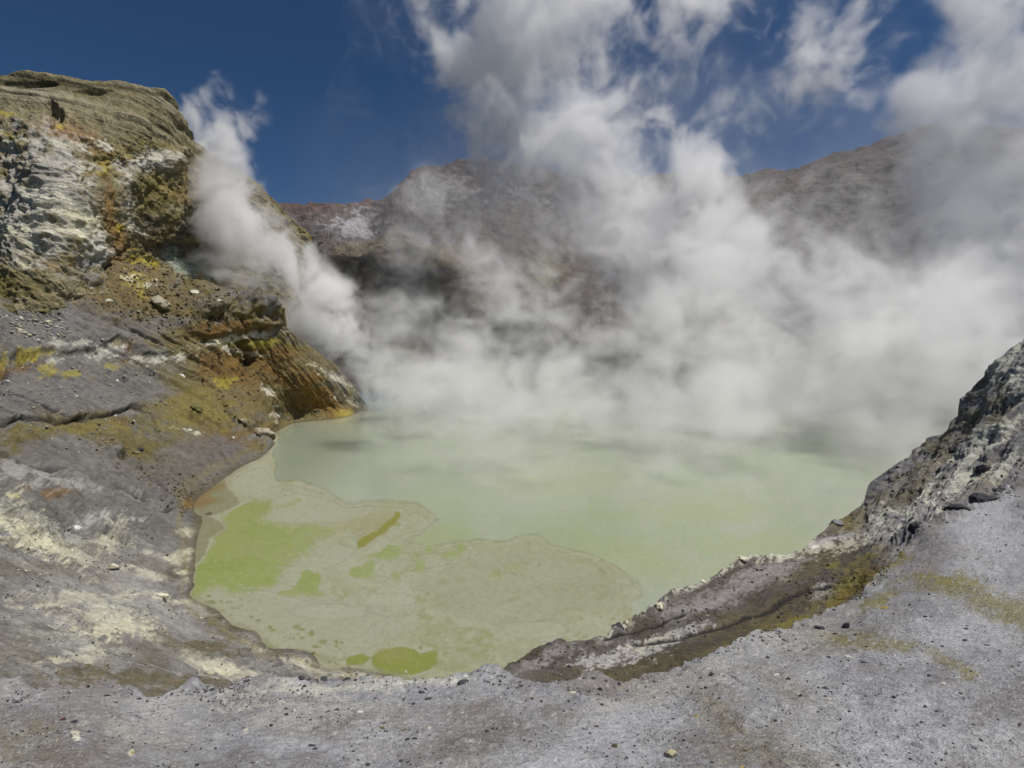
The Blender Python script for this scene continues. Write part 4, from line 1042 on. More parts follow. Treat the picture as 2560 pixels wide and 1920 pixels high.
# singular stones of the rim
for crop, x, y, w, tone, label, kw in (
    (5, 1360, 950, 100, 'capped', 'largest stone on the rim, yellowish cap over dark lava, right of centre', dict(mark='the large yellow capped stone', tall=.85)),
    (5, 888, 940, 52, 'brown', 'brown pyramid shaped stone left of the large yellow capped stone', dict(mark='the brown pyramid stone', tall=1.1)),
    (5, 1985, 1070, 62, 'yellow', 'rounded sulphur yellow stone at the bottom edge of the rim', dict(mark='the round sulphur yellow stone')),
    (5, 728, 708, 36, 'maroon', 'small maroon stone alone on pale ash', dict(mark='the small maroon stone')),
    (5, 180, 508, 32, 'rust', 'small rusty orange stone near the rim edge, lower middle', dict(mark='the rusty orange stone')),
    (5, 530, 465, 50, 'pale', 'pale buff stone beside the notch in the rim edge', dict(mark='the pale buff stone by the notch', flat=.5)),
    (5, 1725, 285, 80, 'grey', 'grey pyramid shaped mound of ash rock near the rim edge', dict(mark='the grey pyramid mound', tall=.8)),
    (5, 1585, 615, 38, 'yellow', 'small yellowish stone in mid rim with dark underside', dict(mark='the small yellowish stone', flat=.55)),
    (5, 2012, 905, 45, 'olive', 'flat olive stone on the brownish ash above the yellow stone', dict(flat=.45)),
    (6, 668, 205, 72, 'black', 'black pointed lava rock standing on the rim by the yellow sulphur slope', dict(mark='the black pointed rock', tall=1.25)),
    (6, 690, 482, 70, 'pale', 'flat oval cream slab right of the rim edge', dict(mark='the flat oval cream slab', flat=.3)),
    (6, 868, 582, 66, 'grey', 'large flat dark grey slab set in the ash, right part of the rim', dict(mark='the large flat grey slab', flat=.35)),
    (6, 495, 790, 66, 'dark', 'flat dark slab above a pair of small stones', dict(flat=.4)),
    (6, 535, 870, 40, 'pale', 'thin cream flake beside a dark slab on the rim', dict(mark='the thin cream flake', flat=.3)),
    (6, 1100, 878, 38, 'black', 'jet black angular stone in the open ash at right', dict(mark='the jet black angular stone', tall=.95)),
    (6, 1535, 772, 55, 'pale', 'square pale slab lying flush in the blue grey ash', dict(mark='the square pale slab', flat=.2)),
    (6, 1020, 78, 62, 'yellow', 'long pale yellow splinter of rock beside the olive ash patch', dict(mark='the long pale yellow splinter', flat=.4)),
    (6, 68, 655, 60, 'white', 'white shell shaped flake with a dark underside', dict(mark='the white shell shaped flake', flat=.35)),
    (6, 1300, 1255, 80, 'grey', 'broad flat grey slab sunk in the ash, lower right', dict(mark='the broad sunken grey slab', flat=.22)),
    (6, 440, 242, 80, 'dark', 'low dark mound of rock at the foot of the sulphur slope', dict(flat=.5)),
    (6, 515, 1222, 30, 'pale', 'tiny cream pebble on brown ash, lower right', dict(mark='the tiny cream pebble')),
    (4, 1790, 372, 95, 'dark', 'long dark lava block on the rim edge above the lake', dict(mark='the long dark rim block', flat=.5, turn=.2)),
    (4, 1985, 368, 62, 'grey', 'rounded grey rock right of the long dark block', dict(flat=.6)),
    (4, 1815, 322, 45, 'white', 'white chip leaning behind the long dark block', dict(flat=.5)),
    (4, 590, 318, 76, 'dark', 'dark angular rock at the rim edge behind the white salt streak', dict(mark='the dark rock behind the salt streak', flat=.6)),
    (4, 375, 358, 70, 'dark', 'dark broken rock at the left end of the white salt streak', dict(flat=.6)),
    (4, 785, 316, 56, 'dark', 'rounded dark rock in the middle of the rim edge stones', dict(tall=.85)),
    (4, 1430, 440, 58, 'dark', 'dark rock at the head of a short trail of rocks', dict(mark='the short trail of dark rocks', flat=.6)),
    (4, 1490, 478, 60, 'dark', 'dark rock at the tail of a short trail of rocks', dict(flat=.5)),
    (4, 1665, 470, 76, 'grey', 'flat grey slab below the long dark block', dict(mark='the flat slab below the rim block', flat=.3)),
    (4, 485, 902, 62, 'dark', 'dark stone pressed in the ash, upper of a touching pair', dict(mark='the touching pair of dark stones', flat=.5)),
    (4, 518, 936, 42, 'dark', 'dark stone pressed in the ash, lower of a touching pair', dict(flat=.6)),
    (4, 1090, 722, 55, 'olive', 'olive stone beside a dark stone in the middle of the rim', dict(mark='the olive stone in mid rim', flat=.55)),
    (4, 1122, 750, 50, 'dark', 'dark stone touching the olive stone in mid rim', dict(flat=.55)),
    (4, 1495, 752, 42, 'pale', 'bright cream nodule on the brownish ash', dict(mark='the bright cream nodule')),
    (4, 1280, 728, 76, 'olive', 'flat olive stain-like slab in mid rim', dict(flat=.18)),
    (4, 2000, 790, 46, 'black', 'black tooth shaped stone between brown and grey ash', dict(mark='the black tooth shaped stone', tall=1.0)),
    (4, 895, 612, 50, 'white', 'whitish lump under the salt streak', dict(mark='the whitish lump', flat=.5)),
    (3, 510, 772, 50, 'maroon', 'dark reddish stone left of a similar grey stone, lower left', dict(mark='the dark reddish stone', tall=.9)),
    (3, 612, 790, 44, 'dark', 'dark grey stone just above the round white salt ring', dict(tall=.9)),
    (3, 994, 525, 48, 'black', 'black oblong stone near the left rim edge', dict(mark='the black oblong stone', flat=.55)),
    (3, 945, 455, 60, 'black', 'blue black rock at the left rim edge under the brown hollow', dict(flat=.6)),
    (3, 80, 430, 36, 'pale', 'cream chip at the far left of the rim', dict(mark='the cream chip at far left', flat=.5)),
    (3, 1128, 997, 44, 'yellow', 'flat pale yellow disc of crust, lower left', dict(mark='the flat pale yellow disc', flat=.2)),
    (3, 2125, 760, 40, 'pale', 'buff coloured stone by dark pebbles, left of centre', dict(mark='the buff coloured stone', flat=.6)),
):
    px, py = z_(crop, x, y)
    stone(rim, px, py, w * .11574, tone, label, **kw)

GENERIC = {
    3: ((730, 865, 35), (1210, 497, 38), (140, 523, 45), (185, 515, 16), (540, 410, 35), (88, 735, 55, 'grey'), (250, 738, 38, 'grey'), (380, 828, 25), (370, 770, 40, 'grey'), (920, 553, 20), (1770, 457, 25), (1838, 458, 40), (2000, 455, 25),
        (2135, 395, 45), (1315, 597, 32, 'grey'), (875, 935, 28), (945, 915, 22), (1145, 908, 35), (1240, 825, 22), (1255, 905, 25), (1605, 960, 28), (2012, 833, 40, 'grey'), (1850, 570, 22), (1185, 680, 45, 'grey'), (800, 620, 34), (730, 738, 32, 'grey'), (1980, 795, 25),
        (1360, 1090, 25), (1700, 1090, 40), (2185, 1090, 30), (245, 522, 25, 'pale'), (2035, 690, 55, 'grey'), (1372, 487, 20), (910, 1050, 26, 'pale'), (1210, 757, 24, 'pale'), (90, 595, 26), (435, 505, 18), (205, 685, 20), (1120, 685, 18), (950, 715, 22), (2080, 580, 20), (1660, 885, 22)),
    4: ((865, 335, 40), (1465, 408, 34), (1035, 463, 30), (1040, 512, 28, 'pale'), (1360, 513, 40), (1550, 420, 25), (2165, 458, 60, 'grey'), (2040, 488, 45, 'grey'), (260, 602, 28, 'black'), (260, 656, 40, 'black'), (130, 714, 36, 'black'), (345, 628, 20), (610, 546, 32, 'grey'),
        (708, 572, 38), (795, 566, 42), (840, 600, 42, 'grey'), (175, 690, 52, 'grey'), (1112, 682, 28), (1310, 842, 50), (1370, 853, 42), (820, 898, 34), (845, 928, 25), (2055, 715, 40), (2090, 722, 34), (2160, 703, 56, 'grey'), (1245, 792, 26), (960, 1018, 48), (1070, 1050, 44, 'grey'),
        (580, 1060, 76, 'grey'), (1530, 900, 34, 'grey'), (1770, 828, 25), (1645, 932, 20), (880, 1003, 28), (1320, 1017, 28), (1595, 1073, 32), (1250, 988, 40), (60, 789, 28, 'grey'), (335, 609, 24, 'white'), (1780, 578, 30, 'pale'), (2115, 473, 26, 'white'), (240, 1033, 46, 'grey'),
        (1915, 305, 30), (2060, 290, 26), (450, 330, 36), (685, 305, 60, 'grey'), (960, 325, 30), (1115, 318, 44, 'grey'), (255, 390, 24), (710, 368, 36), (475, 680, 26), (205, 800, 16), (2145, 935, 26, 'grey'), (170, 975, 14), (690, 630, 18), (245, 855, 14)),
    5: ((862, 885, 40, 'grey'), (1060, 908, 30), (1047, 962, 25), (1480, 845, 32, 'black'), (452, 611, 26, 'black'), (768, 413, 42, 'black'), (748, 455, 30), (938, 455, 55, 'grey'), (1520, 413, 30, 'black'), (1675, 444, 36, 'black'), (1620, 308, 28, 'black'), (1620, 425, 20),
        (1790, 493, 26), (1350, 550, 52, 'grey'), (1385, 645, 28), (1278, 674, 38, 'grey'), (2190, 681, 26, 'black'), (1632, 156, 30), (130, 508, 52, 'grey'), (545, 403, 34, 'grey'), (703, 335, 36), (475, 364, 26), (158, 418, 40), (775, 560, 28), (630, 728, 50, 'grey'), (1360, 773, 34, 'grey'),
        (1575, 803, 25), (670, 788, 26), (715, 1003, 40, 'grey'), (990, 1048, 30), (820, 1046, 30), (1155, 1042, 26, 'grey'), (1725, 1040, 28), (1915, 388, 46, 'grey'), (1780, 413, 36, 'grey'), (340, 848, 22), (110, 885, 24), (915, 525, 56, 'grey'), (280, 721, 26), (950, 888, 20), (840, 957, 20),
        (470, 964, 20), (625, 1003, 18), (1940, 858, 20), (1730, 848, 28), (930, 395, 40), (70, 515, 28, 'pale'), (1340, 455, 22), (1500, 735, 20), (600, 945, 26), (1440, 1020, 14), (1205, 890, 16), (1030, 625, 18), (2085, 335, 26, 'grey'), (2205, 160, 40)),
    6: ((575, 270, 34, 'black'), (457, 294, 25), (300, 408, 28), (350, 398, 56, 'grey'), (848, 380, 24), (283, 841, 36, 'black'), (497, 852, 36), (865, 845, 58, 'grey'), (990, 836, 60, 'grey'), (935, 852, 25), (1132, 862, 16), (700, 968, 28), (437, 956, 28), (185, 708, 38), (1325, 1033, 30), (1690, 336, 32, 'black'),
        (1520, 426, 28, 'black'), (1420, 348, 30), (1632, 472, 30, 'grey'), (1930, 588, 22), (1410, 706, 28), (1355, 138, 30, 'black'), (1228, 48, 24), (550, 1116, 24), (600, 1432, 36), (790, 1420, 24), (1225, 1331, 32), (1500, 1363, 38), (1788, 1283, 48, 'grey'), (1835, 1190, 32), (1600, 1242, 24), (1775, 1080, 30),
        (1990, 1058, 28), (1490, 962, 56, 'grey'), (1270, 1132, 46, 'grey'), (62, 997, 30), (155, 957, 18), (188, 962, 20), (535, 514, 28), (570, 535, 20), (645, 572, 18), (1155, 599, 20), (1220, 499, 18), (1040, 539, 16), (330, 1067, 18), (210, 1252, 18), (207, 1230, 16), (285, 1239, 24), (1018, 1305, 24), (990, 1275, 16),
        (340, 1190, 16), (1890, 402, 34), (1245, 184, 20), (795, 185, 22), (750, 277, 34), (1700, 232, 30), (480, 670, 18), (150, 575, 22), (1780, 697, 24), (1660, 1390, 26, 'grey'), (1740, 1430, 26), (2140, 655, 22), (1110, 965, 22), (1680, 855, 26), (2020, 480, 22), (900, 135, 18), (690, 318, 22, 'white'), (1085, 495, 20, 'pale'), (1105, 492, 18, 'white')),
}
for crop, lst in GENERIC.items():
    for it in lst:
        px, py = z_(crop, *it[:2])
        tone = it[3] if len(it) > 3 else 'dark'
        stone(rim, px, py, it[2] * .11574, tone, flat=(.38 if tone == 'grey' else None))
for x, y, w, lb in ((725, 272, 45, 'olive stone by itself at the left end of the hollow behind the rim'), (842, 356, 38, 'yellowish olive stone at the rim edge, second from the left of five'), (1175, 346, 38, 'dark olive stone in the middle of the brown hollow behind the rim'),
                    (1280, 263, 38, 'olive stone farthest back in the brown hollow behind the rim'), (1075, 408, 30, 'small olive stone closest to the rim edge in the brown hollow')):
    px, py = z_(3, x, y)
    stone(slope, px, py, w * .11574, 'olive', lb, flat=.6)

# name each generic stone by the landmark it lies next to
RANK = ['', 'second ', 'third ', 'fourth ', 'fifth ', 'sixth ', 'seventh ', 'eighth ', 'ninth ', 'tenth ', 'eleventh ', 'twelfth ']
near_ = {}
for ob, a, b, w, tone in GENLIST:
    if tone == 'olive':
        continue
    k = min(range(len(MARKS)), key=lambda i: math.hypot(MARKS[i][0] - a, (MARKS[i][1] - b) * 1.4))
    dx, dy = a - MARKS[k][0], (b - MARKS[k][1]) * 1.4
    side = ('right of' if dx > 0 else 'left of') if abs(dx) >= abs(dy) else ('in front of' if dy > 0 else 'beyond')
    near_.setdefault((tone, k, side), []).append((math.hypot(dx, dy), ob, w))
WORD = dict(dark='dark grey lava stone', black='black lava stone', grey='dull grey half sunk stone', pale='cream stone', white='white stone')
for (tone, k, side), lst in near_.items():
    lst.sort(key=lambda q: q[0])
    for i, (_, ob, w) in enumerate(lst):
        first = 'nearest ' if len(lst) > 1 and i == 0 else ''
        rk = (RANK[i] + 'nearest ' if i else first)
        ob['label'] = f"{rk}{WORD[tone]} {side} {MARKS[k][2]}"

# boulders of the left slope and the shores
for patch, a, b, w, tone, label, kw in (
    (slope, 161, 303, 17, 'shore', 'big tan boulder resting on the brown rubble under the cliff', dict(tall=.8)),
    (slope, 107.5, 302, 6, 'pale', 'pale block on the brown rubble left of the big tan boulder', dict()),
    (slope, 192.5, 294.5, 8, 'pale', 'pale slab near the top of the rubble beside the steam plume', dict(flat=.5)),
    (slope, 217, 304, 8, 'pale', 'pale block at the grey lip above the rusty scarp', dict(flat=.6)),
    (slope, 182, 374, 8, 'white', 'white boulder alone on the grey slope below the white band', dict(flat=.6)),
    (slope, 136.5, 453, 8, 'dark', 'dark cube shaped boulder perched above the grey shelf', dict(tall=.95)),
    (slope, 192, 415, 12, 'olive', 'olive boulder with a dark shadowed hollow on the mossy slope', dict(flat=.7)),
    (slope, 241, 422, 11, 'shore', 'tan boulder lying above the shore bay', dict(flat=.6)),
    (slope, 234, 419, 6, 'dark', 'dark boulder touching the tan boulder above the shore bay', dict()),
    (slope, 261, 440, 19, 'shore', 'large pale topped rock at the water edge of the left shore', dict(tall=.75)),
    (slope, 85, 519, 8, 'white', 'white topped boulder with dark base on the grey hollow', dict(tall=.9)),
    (slope, 88.5, 526, 4, 'grey', 'small grey rock just below the white topped boulder', dict()),
    (slope, 43, 312, 9, 'crust', 'whitish block among the pale rubble at far left', dict(flat=.6)),
    (slope, 18, 332, 10, 'crust', 'cream slab at the foot of the pale rubble at far left', dict(flat=.5)),
    (slope, 48, 324, 6, 'crust', 'small cream block right of the pale rubble', dict()),
    (slope, 232, 440, 4, 'pale', 'tiny pale rock above the left shore', dict()),
    (slope, 118, 380, 4, 'white', 'small white rock on the grey slope under the terrace crust', dict()),
    (slope, 6, 536, 12, 'grey', 'round grey boulder on white crust at the left edge', dict(flat=.6)),
    (slope, 160, 600, 12, 'crust', 'broad pale rock on the near left shore slope', dict(flat=.4)),
    (slope, 112, 563, 14, 'crust', 'grey and cream outcrop above the near left shore', dict(flat=.45)),
    (slope, 104, 547, 5, 'grey', 'small grey stone below the cream streak of the hollow', dict()),
    (slope, 36.5, 649, 7, 'shore', 'pale stone on the white streak in the lower left hollow', dict()),
    (slope, 406, 676, 11, 'shore', 'pale olive mud mound standing in the yellow brine by the near shore', dict(tall=1.1)),
    (slope, 314, 654, 6, 'olive', 'dark mossy rock at the lake edge of the left ledge', dict()),
    (bench, 660, 607, 12, 'crust', 'tall cream crusted rock on the lake edge of the dark bench', dict(tall=.9)),
    (bench, 628, 626, 9, 'crust', 'low pale crusted rock left of the tall crusted rock on the bench edge', dict(flat=.7)),
    (bench, 617, 630, 11, 'dark', 'dark rounded rock at the bench edge left of the crust', dict()),
    (bench, 704, 581, 7, 'crust', 'cream knob on the bench edge before the bright white crust', dict()),
    (bench, 742, 564, 9, 'crust', 'white crust rock capping the bench corner over the lake', dict(flat=.5)),
    (bench, 548, 650, 7, 'dark', 'small dark rock at the near end of the bench edge', dict()),
    (bench, 836, 526, 15, 'grey', 'grey rounded rock poking out over the lake mist', dict(flat=.6)),
    (bench, 815, 549, 9, 'white', 'white stone on the pale crust below the bench crest', dict(flat=.5)),
    (rim, 983, 501, 22, 'dark', 'big dark lava block on the upper right rim edge', dict(flat=.6)),
    (rim, 958, 514, 20, 'dark', 'second dark lava block left of the big one on the upper rim', dict(flat=.6)),
    (rim, 1000, 492, 10, 'dark', 'small dark rock right of the big dark block', dict()),
    (rim, 916, 530, 14, 'dark', 'dark overhanging rock at the corner of the upper rim', dict(tall=.9)),
    (bench, 950, 446, 11, 'dark', 'dark boulder in the rough pale slope at right', dict(tall=.9)),
    (bench, 967, 432, 9, 'olive', 'olive rock halfway up the rough right slope', dict()),
    (bench, 985, 470, 14, 'dark', 'dark jutting rock in the rough slope above the rim blocks', dict(tall=.8)),
    (bench, 890, 520, 14, 'grey', 'pitted grey outcrop at the foot of the rough slope', dict(tall=.8)),
):
    kw = dict(kw)
    stone(patch, a, b, w, tone, label, cat='boulder' if w >= 10 else 'rock', big=w >= 9, name='boulder' if w >= 10 else 'rock', sink=.3, **kw)

# loose gravel: far too much to count
ICO = None


def gravel(name, patch, n, where, size, tones, label, mat, zs=.7, seed=1):
    """n tiny broken stones joined in one mesh; `where` weights the surface, size in sketch units"""
    rs = np.random.default_rng(seed)
    bm = bmesh.new(); bmesh.ops.create_icosphere(bm, subdivisions=1, radius=.5)
    V = np.array([v.co for v in bm.verts]); F = np.array([[v.index for v in f.verts] for f in bm.faces]); bm.free()
    w = np.clip(where, 0, None).ravel()
    idx = rs.choice(w.size, n, p=w / w.sum())
    P = patch.P2.reshape(-1, 3)[idx]; D = patch.D.ravel()[idx]
    P = P + rs.normal(size=P.shape) * (D / FPX * .6)[:, None] * np.array((1, 1, 0))
    s = (size[0] + (size[1] - size[0]) * rs.random(n) ** 3.2) * D / FPX
    jit = 1 + rs.normal(size=(n, len(V), 3)) * .16
    loc = V[None] * jit * np.stack([s * rs.uniform(.7, 1.2, n), s * rs.uniform(.7, 1.2, n), s * zs * rs.uniform(.6, 1.1, n)], -1)[:, None]
    th = rs.uniform(0, 6.28, n)
    c, si = np.cos(th)[:, None], np.sin(th)[:, None]
    tl = rs.normal(size=(n, 1)) * .35
    x = loc[..., 0] * c - loc[..., 1] * si
    y = loc[..., 0] * si + loc[..., 1] * c
    z = loc[..., 2] + x * tl
    Q = np.stack([x, y, z], -1) + P[:, None] + np.array((0, 0, .18)) * s[:, None, None]
    cols = np.array([PAL[t] if isinstance(t, str) else t for t in tones])[rs.integers(0, len(tones), n)] * rs.uniform(.7, 1.3, (n, 1))
    me = bpy.data.meshes.new(name)
    me.vertices.add(n * len(V)); me.vertices.foreach_set('co', Q.astype(np.float32).ravel())
    f = (F[None] + (np.arange(n) * len(V))[:, None, None]).reshape(-1, 3)
    me.loops.add(f.size); me.loops.foreach_set('vertex_index', f.ravel().astype(np.int32))
    me.polygons.add(len(f)); me.polygons.foreach_set('loop_start', np.arange(0, f.size, 3, dtype=np.int32))
    me.update(calc_edges=True)
    at = me.color_attributes.new('mineral', 'FLOAT_COLOR', 'POINT')
    at.data.foreach_set('color', np.concatenate([np.repeat(cols, len(V), 0), np.ones((n * len(V), 1))], -1).astype(np.float32).ravel())
    me.materials.append(mat)
    ob = bpy.data.objects.new(name, me)
    COL.objects.link(ob)
    return tag(ob, label=label, kind='stuff')


wr_ = sstep(-.1, 1.0, rim.cz(34, 17, 5, .6, off=40)) + .10
wr_ = wr_ * (rim.b < 790) * (rim.a > -20) * (rim.a < 1044)
gravel('gravel', rim, 5600, wr_, (.4, 2.6), ['dark', 'dark', 'char', 'grey', 'grey', 'grey', (.22, .21, .2), 'ash', (.5, .49, .42)], 'fine dark gravel scattered over the pale ash of the rim', M_NEAR, seed=3)
gravel('gravel', rim, 1500, wr_ * sstep(16, 2, rim.b - line_fn(RIM)(rim.a)), (.6, 3.2), ['dark', 'char', 'grey', 'ash', 'olive', (.3, .29, .25)], 'coarse dark gravel along the crumbling rim edge', M_NEAR, seed=4)
w_ = sstep(-.3, .5, ell(slope.a, slope.b, 150, 294, 95, 30, 14)) + .9 * sstep(-.3, .4, ell(slope.a, slope.b, 190, 497, 40, 14, -20)) + .35 * sstep(-.3, .5, ell(slope.a, slope.b, 255, 385, 80, 45, 40)) + .4 * sstep(-.3, .4, ell(slope.a, slope.b, 140, 470, 70, 20, 25))
gravel('rubble', slope, 3000, w_ * (slope.P[..., 2] > LK + .2), (.5, 3.6), ['brown', 'brown', 'olive', 'olive', (.17, .14, .08), (.26, .23, .16)], 'brown rubble covering the slope under the cliff', M_SLOPE, seed=5)
w_ = sstep(-.2, .4, ell(slope.a, slope.b, 35, 322, 36, 22, 0)) + .12 * sstep(-.2, .4, ell(slope.a, slope.b, 70, 400, 120, 60, 0))
gravel('rubble', slope, 900, w_, (.7, 4.0), ['cream', (.42, .39, .27), (.3, .28, .2), 'grey', 'pale'], 'cream coloured rubble below the white cliff at far left', M_SLOPE, seed=6)
w_ = (slope.b > 520) * (slope.P[..., 2] > LK + .3) * sstep(-.4, .4, slope.cz(30, 14, 3))
gravel('rubble', slope, 2200, w_ * 1.0, (.6, 3.0), ['dark', 'grey', 'grey', 'ash', 'cream', 'olive'], 'small stones scattered in the ash hollow below the rim', M_SLOPE, seed=7)
w_ = sstep(-.4, .5, bench.cz(40, 14, 3)) + .2
gravel('rubble', bench, 1800, w_ * (bench.b < line_fn(RIM)(bench.a) + 3), (.6, 3.4), ['dark', 'char', 'brown', 'grey', (.2, .19, .17), 'olive'], 'small dark stones scattered over the bench and the slope behind the rim', M_BENCH, seed=8)


# ================================================================== STEAM
def steam_material(name, density, aniso=0.2, colour=(.996, .994, .994)):
    m = bpy.data.materials.new(name)
    m.use_nodes = True
    nt = m.node_tree
    nt.nodes.clear()
    o = nt.nodes.new('ShaderNodeOutputMaterial')
    v = nt.nodes.new('ShaderNodeVolumePrincipled')
    v.inputs['Color'].default_value = (*colour, 1)
    v.inputs['Density'].default_value = density
    v.inputs['Anisotropy'].default_value = aniso
    nt.links.new(v.outputs[0], o.inputs['Volume'])
    return m


def steam_object(name, lo, n, vox, rho, mat, label):
    """a volume whose density field is carried by the object's own point lattice"""
    lo = np.array(lo, float)
    size = (np.array(n) - 1) * vox
    me = bpy.data.meshes.new(name)
    me.vertices.add(rho.size)
    me.attributes.new('rho', 'FLOAT', 'POINT').data.foreach_set('value', rho.astype(np.float32).ravel())
    me.materials.append(mat)
    ob = bpy.data.objects.new(name, me)
    COL.objects.link(ob)
    ng = bpy.data.node_groups.new(name, 'GeometryNodeTree')
    ng.interface.new_socket('Geometry', in_out='INPUT', socket_type='NodeSocketGeometry')
    ng.interface.new_socket('Geometry', in_out='OUTPUT', socket_type='NodeSocketGeometry')
    N, L = ng.nodes, ng.links
    gi, go = N.new('NodeGroupInput'), N.new('NodeGroupOutput')
    vc = N.new('GeometryNodeVolumeCube')
    vc.inputs['Min'].default_value = tuple(lo)
    vc.inputs['Max'].default_value = tuple(lo + size)
    for k, a in enumerate(('Resolution X', 'Resolution Y', 'Resolution Z')):
        vc.inputs[a].default_value = int(n[k])
    po = N.new('GeometryNodeInputPosition')

    def vm(op, a, b):
        q = N.new('ShaderNodeVectorMath'); q.operation = op
        L.new(a, q.inputs[0]); q.inputs[1].default_value = b
        return q.outputs[0]
    v = vm('MULTIPLY', vm('SUBTRACT', po.outputs[0], tuple(lo)), (1 / vox,) * 3)
    s = N.new('ShaderNodeSeparateXYZ'); L.new(v, s.inputs[0])
    f = []
    for k in range(3):
        c = N.new('FunctionNodeFloatToInt'); c.rounding_mode = 'ROUND'
        L.new(s.outputs[k], c.inputs[0]); f.append(c.outputs[0])

    def im(op, a, b):
        q = N.new('FunctionNodeIntegerMath'); q.operation = op
        L.new(a, q.inputs[0])
        if isinstance(b, int):
            q.inputs[1].default_value = b
        else:
            L.new(b, q.inputs[1])
        return q.outputs[0]
    idx = im('ADD', im('MULTIPLY', im('ADD', im('MULTIPLY', f[2], int(n[1])), f[1]), int(n[0])), f[0])
    na = N.new('GeometryNodeInputNamedAttribute'); na.data_type = 'FLOAT'; na.inputs[0].default_value = 'rho'
    si = N.new('GeometryNodeSampleIndex'); si.data_type = 'FLOAT'; si.domain = 'POINT'
    L.new(gi.outputs[0], si.inputs['Geometry']); L.new(na.outputs[0], si.inputs['Value']); L.new(idx, si.inputs['Index'])
    L.new(si.outputs[0], vc.inputs['Density'])
    sm = N.new('GeometryNodeSetMaterial'); sm.inputs['Material'].default_value = mat
    L.new(vc.outputs[0], sm.inputs[0]); L.new(sm.outputs[0], go.inputs[0])
    md = ob.modifiers.new('steam', 'NODES'); md.node_group = ng
    tag(ob, label=label, kind='stuff')
    return ob


def puffs(items):
    """(a, b, D, radius across in sketch units, weight[, depth stretch]) -> centres, radii, weights"""
    out = []
    for it in items:
        a, b, D, r, w = it[:5]
        st = it[5] if len(it) > 5 else 1.0
        out.append((spot(a, b, D), r * D / FPX, w, st))
    return out


def build_steam(name, items, vox, scale, warp, erode, soft, mat, label, floor=0.3, seed=0.0, squash=(1, 1, 1), top_fade=None, octv=5, hf=2.6, tear=.85, gainw=1.15, thin=.08, grow=1.22, lean=None):
    items = [((it[0] + lean(it[1]),) + tuple(it[1:])) for it in items] if lean else items
    pf = [(c, r * grow, w, st) for c, r, w, st in puffs(items)]
    cs = np.array([p[0] for p in pf]); rs = np.array([p[1] * 1.35 * max(1, p[3]) for p in pf])[:, None]
    lo = (cs - rs).min(0); hi = (cs + rs).max(0)
    lo[2] = max(lo[2], LK + floor)
    n = np.ceil((hi - lo) / vox).astype(int) + 1
    ax = [lo[k] + np.arange(n[k]) * vox for k in range(3)]
    env = np.zeros((n[2], n[1], n[0]), np.float32)
    # a coarse domain warp bends the soft envelopes
    for c, r, w, st in pf:
        rr = r * 1.35
        i0 = [max(0, int((c[k] - rr * (st if k == 1 else 1) - lo[k]) / vox)) for k in range(3)]
        i1 = [min(n[k], int((c[k] + rr * (st if k == 1 else 1) - lo[k]) / vox) + 2) for k in range(3)]
        if any(i1[k] <= i0[k] for k in range(3)):
            continue
        X = (ax[0][i0[0]:i1[0]] - c[0])[None, None, :] / rr
        Y = (ax[1][i0[1]:i1[1]] - c[1])[None, :, None] / (rr * st)
        Z = (ax[2][i0[2]:i1[2]] - c[2])[:, None, None] / rr
        q = np.clip(1 - (X * X + Y * Y + Z * Z), 0, 1)
        sl = env[i0[2]:i1[2], i0[1]:i1[1], i0[0]:i1[0]]
        v = (w * q * q).astype(np.float32)
        np.copyto(sl, sl + v - np.minimum(sl, v) * .55)
    act = np.nonzero(env.ravel() > 0.015)[0]
    iz, iy, ix = np.unravel_index(act, env.shape)
    p = np.stack([ax[0][ix], ax[1][iy], ax[2][iz]], -1).astype(np.float32)
    q = p / scale * np.array(squash, np.float32) + seed
    w1 = vnoise(q * .9 + 3.1) + .5 * vnoise(q * 1.9 + 7.7)
    w2 = vnoise(q * .9 + 13.1) + .5 * vnoise(q * 1.9 + 17.7)
    w3 = vnoise(q * .9 + 23.1) + .5 * vnoise(q * 1.9 + 27.7)
    q = q + np.stack([w1, w2, w3], -1) * warp
    f = 1.75 * fbm(q, octv, .66)
    f2 = 1 - np.abs(fbm(q * 1.7 + 40, 4, .55)) * 4.0
    nz = .72 * f + .28 * (f2 - .5)
    e = .82 * (1 - np.exp(-1.25 * env.ravel()[act]))
    d = np.clip(e * gainw + (nz - .02) * erode * np.minimum(1, .35 + e), 0, None)
    veil = sstep(0.0, .9, e + nz * .7)
    d = sstep(0.0, soft, d)
    hq = q * hf + 60
    hn = .5 + .62 * (1.9 * fbm(hq, 5, .62)) * .5 + .25 * (1 - 3.2 * np.abs(fbm(hq * .7 + 9, 3, .6)) - .3)
    hn = np.clip(hn, 0, 1) * tear
    d = np.clip((d - hn) / (1 - hn + 1e-3), 0, 1)
    d = d + thin * veil * (1.25 - hn / max(tear, .01)) ** 1.5 * (1 - d)
    rho = np.zeros(env.size, np.float32)
    rho[act] = d * np.minimum(e, 1) ** .35
    rho = rho.reshape(env.shape)
    # open boundaries die away
    for k, axis in ((0, 2), (1, 1), (2, 0)):
        ramp = np.ones(n[k], np.float32)
        m_ = min(4, n[k] // 3)
        edge = np.linspace(0, 1, m_, dtype=np.float32)
        if axis != 0:
            ramp[:m_] = edge
        ramp[-m_:] = edge[::-1]
        sh = [1, 1, 1]; sh[axis] = n[k]
        rho *= ramp.reshape(sh)
    rho[rho < 0.004] = 0
    print('steam', name, n, round(len(act) / env.size, 2))
    return steam_object(name, lo, n, vox, rho, mat, label)


